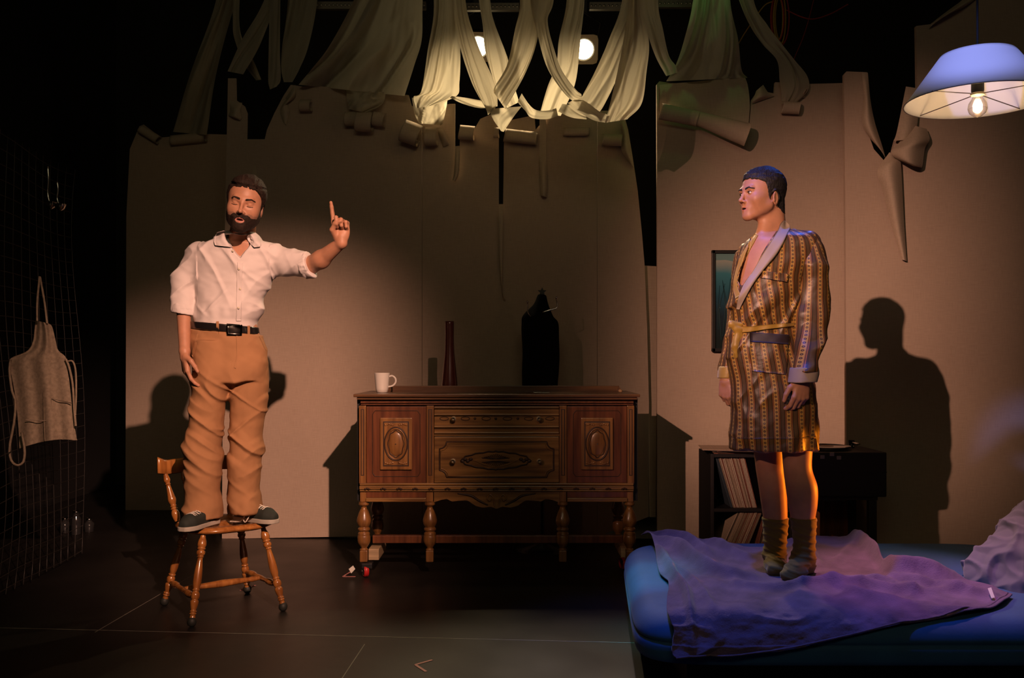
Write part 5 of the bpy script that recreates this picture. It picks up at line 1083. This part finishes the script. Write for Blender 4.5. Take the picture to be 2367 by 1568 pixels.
# ---- shoes
CANV = mat('dark_green_canvas', (.018, .024, .018), .8); SOLE = mat('off_white_rubber', (.42, .38, .31), .6); LACE = mat('cream_lace', (.70, .64, .54), .8)
_s = spline([(-.5, .42), (-.47, .60), (-.40, .72), (-.1, .74), (.2, .99), (.33, .97), (.43, .78), (.48, .52), (.5, .30)], 60); SHT, SHW = _s[:, 0], _s[:, 1]
def shoe(c, fwd, L, label, s=1.):
    c = aa(*c); f = unit(fwd); sd = np.cross(f, (0, 0, 1)); R = np.array([sd, f, aa(0, 0, 1)]).T; W = .048*s
    so_ = Field()
    def sol(p, grow=0, z0=0, z1=.022):
        q = (p-c) @ R; t = q[:, 1]/L; w_ = W*np.interp(t, SHT, SHW)+grow; d = np.maximum(np.abs(q[:, 0])-w_, np.abs(q[:, 1])-L/2-grow); 
        return np.maximum.reduce([d*.8, z0-q[:, 2], q[:, 2]-z1])
    so_.add('u', lambda p: sol(p), c-L, c+L, .005); me = fobj('sole', so_, .003, SOLE, None, 2, (c-aa(L*.6, L*.6, .01), c+aa(L*.6, L*.6, .05)))
    up = Field(); q0 = lambda a, b, z: c+R @ aa(a, b, z)
    up.cone(q0(0, .30*L, .030), q0(0, .40*L, .028), .040*s, .030*s, .02); up.cone(q0(0, -.1*L, .045), q0(0, .28*L, .032), .044*s, .040*s, .02); up.cone(q0(0, -.36*L, .05), q0(0, -.1*L, .05), .036*s, .042*s, .02); up.cone(q0(0, -.34*L, .08), q0(0, -.12*L, .075), .032*s, .034*s, .015)
    up.add('i', lambda p: sol(p, -.001, .02, .12), (-9,)*3, (9,)*3, .006)
    up.cone(q0(0, -.24*L, .08), q0(0, -.2*L, .16), .028, .034, .004, 's')
    return so_, up, R, q0, me
def mkshoe(c, fwd, L, label, loose):
    so_, up, R, q0, sole = shoe(c, fwd, L, label); s_ = fobj('shoe', up, .003, CANV, r, 2, (aa(*c)-aa(L*.6, L*.6, .01), aa(*c)+aa(L*.6, L*.6, .14)), label=label)
    sole.parent = s_; sole.data.transform(Matrix.Translation(Vector(WL[sole.name])-Vector(WL[s_.name]))); sole.location = (0, 0, 0); sole.name = 'sole'
    mb = MB()
    for k in range(5):
        t = (.02+.055*k)*L; w_ = .026
        L0 = []
        for q in range(9):
            u = -1+q/4; z = .115-.02*0-.0; a = w_*u; pp = None
            for zz in np.linspace(.14, .02, 40):
                if up.ev(np.array([q0(a, t, zz)]))[0] < 0: pp = zz; break
            if pp: L0.append(q0(a, t+(.006 if (q+k) % 2 else 0), pp+.002))
        if len(L0) > 2: mb.tube(L0, .0028, 6)
    for pts in loose: mb.tube([q0(*p) for p in spline(pts, 20)], .0026, 6)
    mb.build('laces', LACE, s_); 
mkshoe(aa(*P(461, 1214, 4.50))*aa(1, 1, 0)+aa(0, 0, SH_+.001), (-.30, -.95, 0), .27, 'dark canvas shoe pointing toward the front', [[(.02, .02, .085), (.045, -.0, .08), (.065, -.02, .03), (.09, -.03, .006), (.13, -.035, .005)], [(.02, .02, .085), (.05, .02, .075), (.07, -.0, .02), (.075, -.03, .006)]])
mkshoe(aa(*P(592, 1203, 4.66))*aa(1, 1, 0)+aa(0, 0, SH_+.001), (.88, -.47, 0), .27, 'dark canvas shoe pointing to the right', [[(.03, .02, .08), (.06, -.0, .055), (.075, -.03, .012), (.085, -.09, .006)], [(.03, .02, .08), (.065, .025, .05), (.085, .01, .01), (.075, -.012, .03), (.05, -.01, .06)]])
# ================================================================ ROBED MAN ON THE BED
D2 = 4.12; r = thing('person', 'person in a striped gold and brown robe and long socks standing on the bed', 'person', (X(1800, D2), D2, BZ))
B2 = Field(); H2 = .985; h2 = P(1760, 451, 4.12); HR2 = frame((-.94, -.35, -.02), (0, 0, 1), math.radians(0)); head(B2, h2, HR2, H2, nose=1.0, mouth=1.1, ear=.020)
B2.cone(P(1786, 485, 4.13), P(1788, 560, 4.14), .050, .060, .02); B2.cone(P(1772, 505, 4.11), P(1762, 560, 4.10), .026, .04, .03)
RB = [(533, 1778, 1838, .02, .05), (545, 1742, 1868, .0, .09), (562, 1722, 1886, 0, .12), (600, 1706, 1880, 0, .13), (650, 1697, 1852, 0, .13), (700, 1692, 1842, 0, .125), (755, 1689, 1838, 0, .12), (800, 1685, 1850, 0, .13), (850, 1690, 1862, 0, .135), (900, 1694, 1873, 0, .14), (950, 1694, 1880, 0, .14), (1000, 1693, 1884, 0, .14), (1036, 1693, 1887, 0, .14)]
B2.loft(RB[:8], D2, .12, .03, off=-.016)
B2.cone(P(1868, 570, 4.08), P(1877, 730, 4.06), .042, .036, .02); B2.cone(P(1877, 730, 4.06), P(1856, 868, 3.97), .036, .026, .02)
B2.cone(P(1722, 590, 4.24), P(1704, 730, 4.27), .038, .030, .02); B2.cone(P(1704, 730, 4.27), P(1680, 862, 4.22), .030, .024, .02)
hand(B2, P(1856, 874, 3.95), (-.16, -.10, -1), (-.95, -.30, 0), (-.25, .95, 0), [(28, 34, 20), (34, 38, 22), (38, 40, 22), (42, 42, 22)], thumb=[(.7, .6, .2), (.9, .25, .25), (.95, .0, .3)], s=.98)
hand(B2, P(1678, 872, 4.20), (.02, -.05, -1), (.62, -.78, 0), (.8, .6, 0), [(30, 34, 20), (34, 36, 22), (36, 38, 24), (40, 40, 24)], s=.98)
LGF = [(1000, 1738, 1812), (1050, 1744, 1812), (1085, 1748, 1812), (1110, 1752, 1816), (1150, 1758, 1818), (1200, 1765, 1819), (1250, 1769, 1815), (1285, 1768, 1812)]
LGN = [(1000, 1806, 1880), (1050, 1809, 1876), (1085, 1812, 1876), (1125, 1817, 1888), (1165, 1823, 1888), (1200, 1829, 1883), (1250, 1838, 1881), (1295, 1832, 1879)]
def lg(F, rows, D, off=0, k=.02, e=2): F.loft([(a, b, c, 0, (c-b)/2*D/FPX*1.05) for a, b, c in rows], D, .06, k, e, off)
lg(B2, LGF, 4.22); lg(B2, LGN, 4.08)
zb = BZ+.012
def foot(F, ank, fwd, k=.0):
    a = aa(*ank); f = unit(fwd); s_ = np.cross(f, (0, 0, 1)); b = aa(a[0], a[1], zb); g = k
    F.cone(tuple(a), tuple(b-f*.025+aa(0, 0, .034)), .040+g, .033+g, .02); F.cone(tuple(b+aa(0, 0, .055)+f*.01), tuple(b+f*.11+aa(0, 0, .030)), .037+g, .028+g, .03); F.cone(tuple(b-f*.03+aa(0, 0, .032)), tuple(b+f*.02+aa(0, 0, .028)), .032+g, .03+g, .02)
    F.cone(tuple(b+f*.10+s_*.014+aa(0, 0, .026)), tuple(b+f*.165+s_*.014+aa(0, 0, .020)), .028+g, .018+g, .03); F.cone(tuple(b+f*.09-s_*.018+aa(0, 0, .024)), tuple(b+f*.15-s_*.016+aa(0, 0, .019)), .025+g, .017+g, .03)
aF = P(1791, 1285, 4.24); aN = P(1857, 1295, 4.10); foot(B2, aF, (-.25, -.95, 0)); foot(B2, aN, (-.62, -.78, 0))
def loc2(p): return (p-aa(*h2)) @ HR2/H2
fobj('body', B2, .0029, [SKIN, LIP, DARKM, STUB], r, 1, matfn=lambda c: mm1(loc2(c), False))
headhair(r, B2, None, h2, HR2, H2, HAIRK, [(-.09, .072), (-.06, .040), (-.04, .030), (-.03, -.006), (.0, -.014), (.03, -.022), (.045, -.030), (.055, -.050), (.068, -.082), (.076, -.12), (.09, -.3)], .0065, -.088, seed=9, ear=.020, top=lambda q: .006*np.exp(-((q[:, 0])/.06)**2-((q[:, 1]+.07)/.04)**2-((q[:, 2]-.085)/.03)**2))
hb2 = (aa(*h2)-.16, aa(*h2)+.16)
fobj('eyebrows', B2, .0022, HAIRK, r, 0, hb2, fn=lambda p: brow(p, .0020, B2, loc2))
for sx in (-1, 1):
    c = aa(*h2)+HR2 @ aa(sx*.032, -.0760, .0015); e = MB().sphere(tuple(c), (.0118, .0128, .0075), 18, 12, HR2).build('eye', EYEW, r)
    ci = aa(*h2)+HR2 @ aa(sx*.0315, -.0865, .0018); MB().sphere(tuple(ci), (.0052, .003, .0052), 14, 8, HR2).build('iris', IRIS, e)
def lash2(p):
    q = loc2(p); x = np.abs(q[:, 0]); u = (x-.032)/.0135; zc = .0085-.004*(u*u); return np.maximum.reduce([B2.ev(p)-.0016, np.abs(q[:, 2]-zc)-.0013, np.abs(x-.032)-.0135, q[:, 1]+.05])
fobj('eyelashes', B2, .0018, HAIRK, r, 0, hb2, fn=lash2)
# ---- robe
def robemat(name, per, ang):
    m = bpy.data.materials.new(name); m.use_nodes = True; nt = m.node_tree; N = nt.nodes; L = nt.links; b = N['Principled BSDF']
    uv = N.new('ShaderNodeUVMap'); sp = N.new('ShaderNodeSeparateXYZ'); L.new(uv.outputs[0], sp.inputs[0])
    def M(op, a, b_=None, c=None):
        n = N.new('ShaderNodeMath'); n.operation = op
        for i, x in enumerate((a, b_, c)):
            if x is None: continue
            if isinstance(x, (int, float)): n.inputs[i].default_value = x
            else: L.new(x, n.inputs[i])
        return n.outputs[0]
    u = M('DIVIDE', sp.outputs[0], per); fu = M('SUBTRACT', M('FRACT', u), .5); au = M('ABSOLUTE', fu)
    col = M('LESS_THAN', au, .175); v = M('DIVIDE', sp.outputs[1], .0165); fv = M('SUBTRACT', M('FRACT', v), .5)
    dx = M('MULTIPLY', fu, per/.0165); dd = M('SQRT', M('ADD', M('MULTIPLY', dx, dx), M('MULTIPLY', fv, fv))); dot = M('LESS_THAN', dd, .30); eye = M('LESS_THAN', dd, .10)
    line = M('LESS_THAN', M('ABSOLUTE', M('SUBTRACT', au, .25)), .018); edge = M('LESS_THAN', M('ABSOLUTE', M('SUBTRACT', au, .175)), .022)
    band = M('GREATER_THAN', M('SINE', M('MULTIPLY', sp.outputs[1], 900)), .2); mid = M('LESS_THAN', M('ABSOLUTE', M('SUBTRACT', au, .5)), .12)
    def mix(f, a, c2):
        n = N.new('ShaderNodeMix'); n.data_type = 'RGBA'
        if isinstance(f, (int, float)): n.inputs[0].default_value = f
        else: L.new(f, n.inputs[0])
        for i, x in ((6, a), (7, c2)):
            if isinstance(x, tuple): n.inputs[i].default_value = (*x, 1)
            else: L.new(x, n.inputs[i])
        return n.outputs[2]
    c = mix(mid, (.060, .034, .013), (.10, .058, .024)); c = mix(col, c, (.46, .275, .065)); c = mix(M('MULTIPLY', dot, col), c, (.09, .055, .03)); c = mix(M('MULTIPLY', eye, col), c, (.35, .20, .08)); c = mix(line, c, (.40, .14, .04)); c = mix(edge, c, (.28, .12, .04))
    L.new(c, b.inputs['Base Color']); b.inputs['Roughness'].default_value = .40; b.inputs['Specular IOR Level'].default_value = .5
    b.inputs['Anisotropic'].default_value = .4
    n = N.new('ShaderNodeTexNoise'); n.inputs['Scale'].default_value = 14; n.inputs['Detail'].default_value = 5; tc = N.new('ShaderNodeTexCoord'); L.new(tc.outputs['Object'], n.inputs[0]); bp = N.new('ShaderNodeBump'); bp.inputs['Strength'].default_value = .35; bp.inputs['Distance'].default_value = .012; L.new(n.outputs[0], bp.inputs['Height']); L.new(bp.outputs[0], b.inputs['Normal'])
    return m
RM = robemat('striped_satin', .050, 0); GOLD = mat('ochre_satin_lining', (.42, .26, .045), .45, sheen=.3, bump=((40, 40, 40), .3, .004)); TAUPE = mat('taupe_lapel', (.36, .29, .23), .6)
def setuv(o, fn):
    me = o.data; n = len(me.vertices); co = np.empty(n*3); me.vertices.foreach_get('co', co); co = co.reshape(-1, 3)+aa(*WL[o.name]); uv = fn(co); li = np.empty(len(me.loops), np.int32); me.loops.foreach_get('vertex_index', li)
    l = me.uv_layers.new(name='UVMap'); l.data.foreach_set('uv', uv[li].astype(np.float32).ravel())
_rb = spline([q[:3] for q in RB], 80)[::-1]; _rz = CAMZ-(_rb[:, 0]-HZ)*D2/FPX
def robeuv(c):
    cx_ = np.interp(c[:, 2], _rz, ((_rb[:, 1]+_rb[:, 2])/2-CX)*D2/FPX); th_ = np.arctan2(c[:, 0]-cx_, D2+.02-c[:, 1]); return np.c_[th_*.165+np.clip(c[:, 2]-Z(752, D2), 0, 1)*.30, c[:, 2]]
RO = Field(); RO.loft(RB, D2, .13, .03, 2.3)
RO.cone(P(1862, 560, 4.09), P(1870, 600, 4.07), .052, .05, .03); RO.cone(P(1728, 580, 4.22), P(1722, 600, 4.24), .04, .04, .03)
vpoly = [(1752, 520), (1806, 515), (1800, 530), (1770, 580), (1738, 634), (1713, 665), (1704, 640), (1716, 600), (1735, 560)]
vw = wedge([(1748, 520), (1808, 512), (1716, 668), (1702, 650)], 4.12, 4.05)
if vw(np.array([P(1740, 600, 4.0)]))[0] > 0: vw = wedge([(1748, 520), (1808, 512), (1716, 668), (1702, 650)][::-1], 4.12, 4.05)
RO.add('s', vw, (X(1695, 4.0), 3.8, Z(675, 4.1)), (X(1815, 4.1), 4.14, Z(500, 4.1)), .004); RO.cone(P(1788, 500, 4.12), P(1788, 560, 4.13), .064, .058, .004, 's')
def rof(p):
    x, y, z = p[:, 0]-X(1780, D2), p[:, 1]-D2, p[:, 2]; wz = Z(752, D2); up = np.exp(-((z-wz-.10)/.10)**2); dn = np.clip((wz-z)/.1, 0, 1)
    a = vnoise(np.c_[x*7-z*7, z*11+x*9, y*6], 41); rid = 1-2*np.abs(vnoise(np.c_[x*6-z*5, z*10+x*9, y*5], 42)); b = vnoise(np.c_[x*16, z*3.5, y*12], 43); cr = vnoise(p*24, 44)
    rg = lambda u, v, sd, w=2.6: np.clip(1-w*np.abs(vnoise(np.c_[u, v, y*2.5], sd)), 0, 1)**1.2; f1 = rg((x+z)*3, (z-x*1.3)*9, 71); f2 = rg((x*.5-z)*2.5, (x+z*.3)*10, 72); g = np.sin(x*90+2*vnoise(p*9, 46))*np.exp(-((z-wz)/.035)**2); pk = -np.exp(-((x-X(1780, D2)+X(1780, D2)-.0)/.07)**2-((z-Z(830, D2))/.05)**2)
    return -(.005*a+.013*f1*(up+.3)+.006*f2*(.4+.6*dn)+.009*b*dn+.002*cr+.005*g)+.018*np.exp(-((z-wz)/.018)**2)*0
RO.disp(rof)
ro = fobj('robe', RO, .0040, RM, r, 1); rfn = lambda p: RO.ev(p)
setuv(ro, lambda c: robeuv(c))
# sleeves
def sleeve(rows, D, ry, ph, seed):
    F = Field(); F.loft(rows, D, ry, .02); 
    F.disp(lambda p: -(.006*vnoise(np.c_[p[:, 0]*9+p[:, 2]*5, p[:, 1]*9, p[:, 2]*8], seed)+.010*np.clip(1-2*np.abs(vnoise(np.c_[p[:, 0]*8-p[:, 2]*6, p[:, 1]*6, p[:, 2]*10+p[:, 0]*8], seed+1)), 0, 1)+.002*vnoise(p*26, seed+2)))
    o = fobj('sleeve', F, .0038, RM, ro, 1); q_ = spline([q[:3] for q in rows], 60)[::-1]; qz = CAMZ-(q_[:, 0]-HZ)*D/FPX; qx = ((q_[:, 1]+q_[:, 2])/2-CX)*D/FPX; setuv(o, lambda c: np.c_[np.arctan2(c[:, 0]-np.interp(c[:, 2], qz, qx), D-c[:, 1])*.079+ph, c[:, 2]]); return o, F
s1, F1 = sleeve([(548, 1850, 1884, .05), (560, 1846, 1894, .04), (584, 1846, 1901, .02), (620, 1845, 1908, 0), (680, 1841, 1912, 0), (740, 1838, 1912, -.02), (790, 1836, 1906, -.05), (830, 1834, 1893, -.08), (858, 1832, 1886, -.10)], 4.06, .062, .012, 60)
s2, F2 = sleeve([(585, 1704, 1734), (650, 1694, 1730), (700, 1687, 1728), (760, 1680, 1720), (800, 1674, 1712), (840, 1667, 1703), (856, 1665, 1700)], 4.26, .052, .0, 70)
def cuff2(rows, D, ry, m):
    F = Field(); F.loft(rows, D, ry, .01, 2.2); a = aa(*P((rows[-1][1]+rows[-1][2])/2, rows[-1][0]-2, D)); F.cone(tuple(a), tuple(a-aa(0, 0, .05)), (rows[-1][2]-rows[-1][1])/2*D/FPX-.008, (rows[-1][2]-rows[-1][1])/2*D/FPX-.006, .003, 's'); F.disp(lambda p: -.003*vnoise(p*20, 4)); return fobj('cuff', F, .0032, m, ro, 1)
cuff2([(850, 1828, 1889), (862, 1825, 1890), (885, 1822, 1888)], 3.955, .066, TAUPE); cuff2([(848, 1664, 1702), (856, 1662, 1702), (874, 1660, 1699)], 4.22, .052, GOLD)
bf = lambda p: np.minimum(RO.ev(p), B2.ev(p))
drape('lapel', bf, [(1811, 510, 1816, 511), (1803, 519, 1827, 524), (1797, 535, 1820, 540), (1774, 570, 1808, 566), (1760, 592, 1792, 592), (1740, 628, 1765, 624), (1722, 652, 1742, 655), (1706, 690, 1722, 690), (1702, 715, 1709, 716)], 3.85, 4.3, TAUPE, ro, lift=.010, nu=10, nv=40, th=.007, label='broad taupe lapel on the near side')
drape('lapel', bf, [(1745, 540, 1752, 544), (1728, 565, 1736, 572), (1708, 602, 1722, 600), (1697, 640, 1706, 632), (1695, 668, 1704, 660), (1700, 690, 1712, 682)], 3.85, 4.35, GOLD, ro, lift=.006, nu=8, nv=30, th=.006, label='narrow ochre lapel on the far side')
sash = drape('sash', rfn, [(1700, 754, 1700, 769), (1730, 755, 1730, 768), (1770, 751, 1770, 762), (1810, 748, 1810, 757), (1842, 746, 1842, 753)], 3.85, 4.35, GOLD, ro, lift=.010, nu=6, nv=30, th=.007)
K = Field(); d0 = (hit(rfn, 1704, 760, 3.8, 4.3) or 4.02)-.015; K.ell(P(1706, 762, d0), (.024, .018, .016), None, .01); K.cone(P(1692, 752, d0), P(1706, 760, d0), .017, .012, .01); K.cone(P(1690, 748, d0), P(1714, 750, d0), .012, .010, .008)
K.cone(P(1706, 766, d0), P(1700, 800, d0+.0), .013, .018, .008); K.cone(P(1700, 800, d0), P(1703, 824, d0), .018, .012, .008); K.cone(P(1712, 768, d0), P(1716, 806, d0), .010, .014, .006); K.disp(lambda p: -.003*vnoise(p*60, 3)); fobj('sash_knot', K, .0028, GOLD, sash, 1)
def pocket(name, rows): p_ = drape(name, rfn, rows, 3.8, 4.3, RM, ro, lift=.009, nu=14, nv=16, th=.006); setuv(p_, lambda c: robeuv(c)+aa(.018, 0)); return p_
pocket('chest_pocket', [(1762, 626, 1823, 634), (1760, 636, 1822, 645), (1757, 642, 1820, 652)]); pocket('hip_pocket', [(1734, 770, 1822, 776), (1733, 800, 1821, 806), (1734, 830, 1820, 836), (1738, 858, 1816, 866)])
drape('pocket_band', rfn, [(1733, 768, 1824, 774), (1733, 776, 1824, 782), (1733, 790, 1823, 796)], 3.8, 4.3, mat('dark_satin_band', (.035, .022, .02), .5), ro, lift=.016, nu=12, nv=8)
drape('hem_band', rfn, [(1694, 1011, 1886, 1011), (1694, 1012, 1887, 1012), (1694, 1014, 1887, 1014)], 3.8, 4.4, RM, ro, lift=.004, nu=24, nv=6); setuv(ro.children[-1] if False else bpy.data.objects['hem_band'], lambda c: robeuv(c))
# ---- socks
SOCK = mat('olive_brown_sock', (.16, .105, .022), .85, sheen=.3, bump=((30, 30, 300), .3, .002))
for rows, D, an, fd, sd in ((LGF, 4.22, aF, (-.25, -.95, 0), 80), (LGN, 4.08, aN, (-.62, -.78, 0), 90)):
    F = Field(); lg(F, [q for q in rows if q[0] >= 1200], D, .005); foot(F, an, fd, .005)
    F.disp(lambda p, s=sd: -(.0035*np.clip(np.sin(p[:, 2]*190+p[:, 0]*50+3*vnoise(p*14, s)), 0, 1)*np.clip((.62-p[:, 2])/.15, 0, 1)+.002*vnoise(p*30, s))); fobj('sock', F, .003, SOCK, r, 1)
# ================================================================ PILLOW
PIL = mat('lavender_grey_pillow', (.17, .17, .20), .85, sheen=.3, bump=((160, 160, 160), .2, .001)); pc = aa(2.30, 3.98, .43)
n_ = unit((-.45, -.42, .79)); a_ = unit(np.cross((0, 1, .15), n_)); b_ = np.cross(n_, a_); RP = np.array([a_, b_, n_]).T; an = math.radians(20); RP = RP @ np.array([[math.cos(an), -math.sin(an), 0], [math.sin(an), math.cos(an), 0], [0, 0, 1]])
F = Field()
def pf(p):
    q = (p-pc) @ RP; x, y = np.abs(q[:, 0])/.33, np.abs(q[:, 1])/.24; m4 = (x**5+y**5)**.2; th_ = .085*np.clip(1-m4**2.2, 0, 1)**.55+.006; cor = 1-.07*(np.cos(np.clip(x, 0, 1)*PI/2)+np.cos(np.clip(y, 0, 1)*PI/2))*0
    return np.maximum((np.abs(q[:, 2])-th_)*.6, (m4-1)*.22)-(.004*vnoise(p*9, 3)+.012*np.clip(1-2.4*np.abs(vnoise(np.c_[q[:, 0]*5+q[:, 1]*3, q[:, 1]*11-q[:, 0]*6, q[:, 2]*3], 5)), 0, 1)+.008*np.clip(1-2.6*np.abs(vnoise(np.c_[q[:, 0]*12-q[:, 1]*3, q[:, 1]*6+q[:, 0]*4, q[:, 2]*3], 6)), 0, 1))
F.add('u', pf, pc-.42, pc+.42, .001); po_ = fobj('pillow', F, .005, PIL, None, 2); tag(po_, 'lavender grey pillow propped at the right end of the bed', 'pillow')

# ================================================================ COAT ON THE STAND
r = thing('coat', 'long black coat draped over the coat stand behind the sideboard', 'coat', (X(1250, 6.1), 6.1, .5)); F = Field()
F.loft([(684, 1246, 1262, 0, .02), (700, 1238, 1266, 0, .04), (716, 1222, 1272, 0, .06), (732, 1209, 1280, 0, .08), (748, 1207, 1290, 0, .09), (770, 1206, 1292), (820, 1207, 1292), (860, 1206, 1289), (900, 1205, 1286), (960, 1204, 1288), (1040, 1202, 1290)], 6.11, .09, .02, 2.6)
F.disp(lambda p: -(.012*vnoise(np.c_[p[:, 0]*16, p[:, 1]*14, p[:, 2]*2.5], 3)+.008*vnoise(np.c_[p[:, 0]*30, p[:, 1]*20, p[:, 2]*5], 4)))
fobj('coat_body', F, .006, mat('black_wool', (.006, .006, .006), .95, spec=.05), r, 1)
MB().tube([P(x, y, 6.02) for x, y in ((1256, 684), (1262, 696), (1264, 706))], .006).build('hanging_loop', MATS['black_wool'], r)
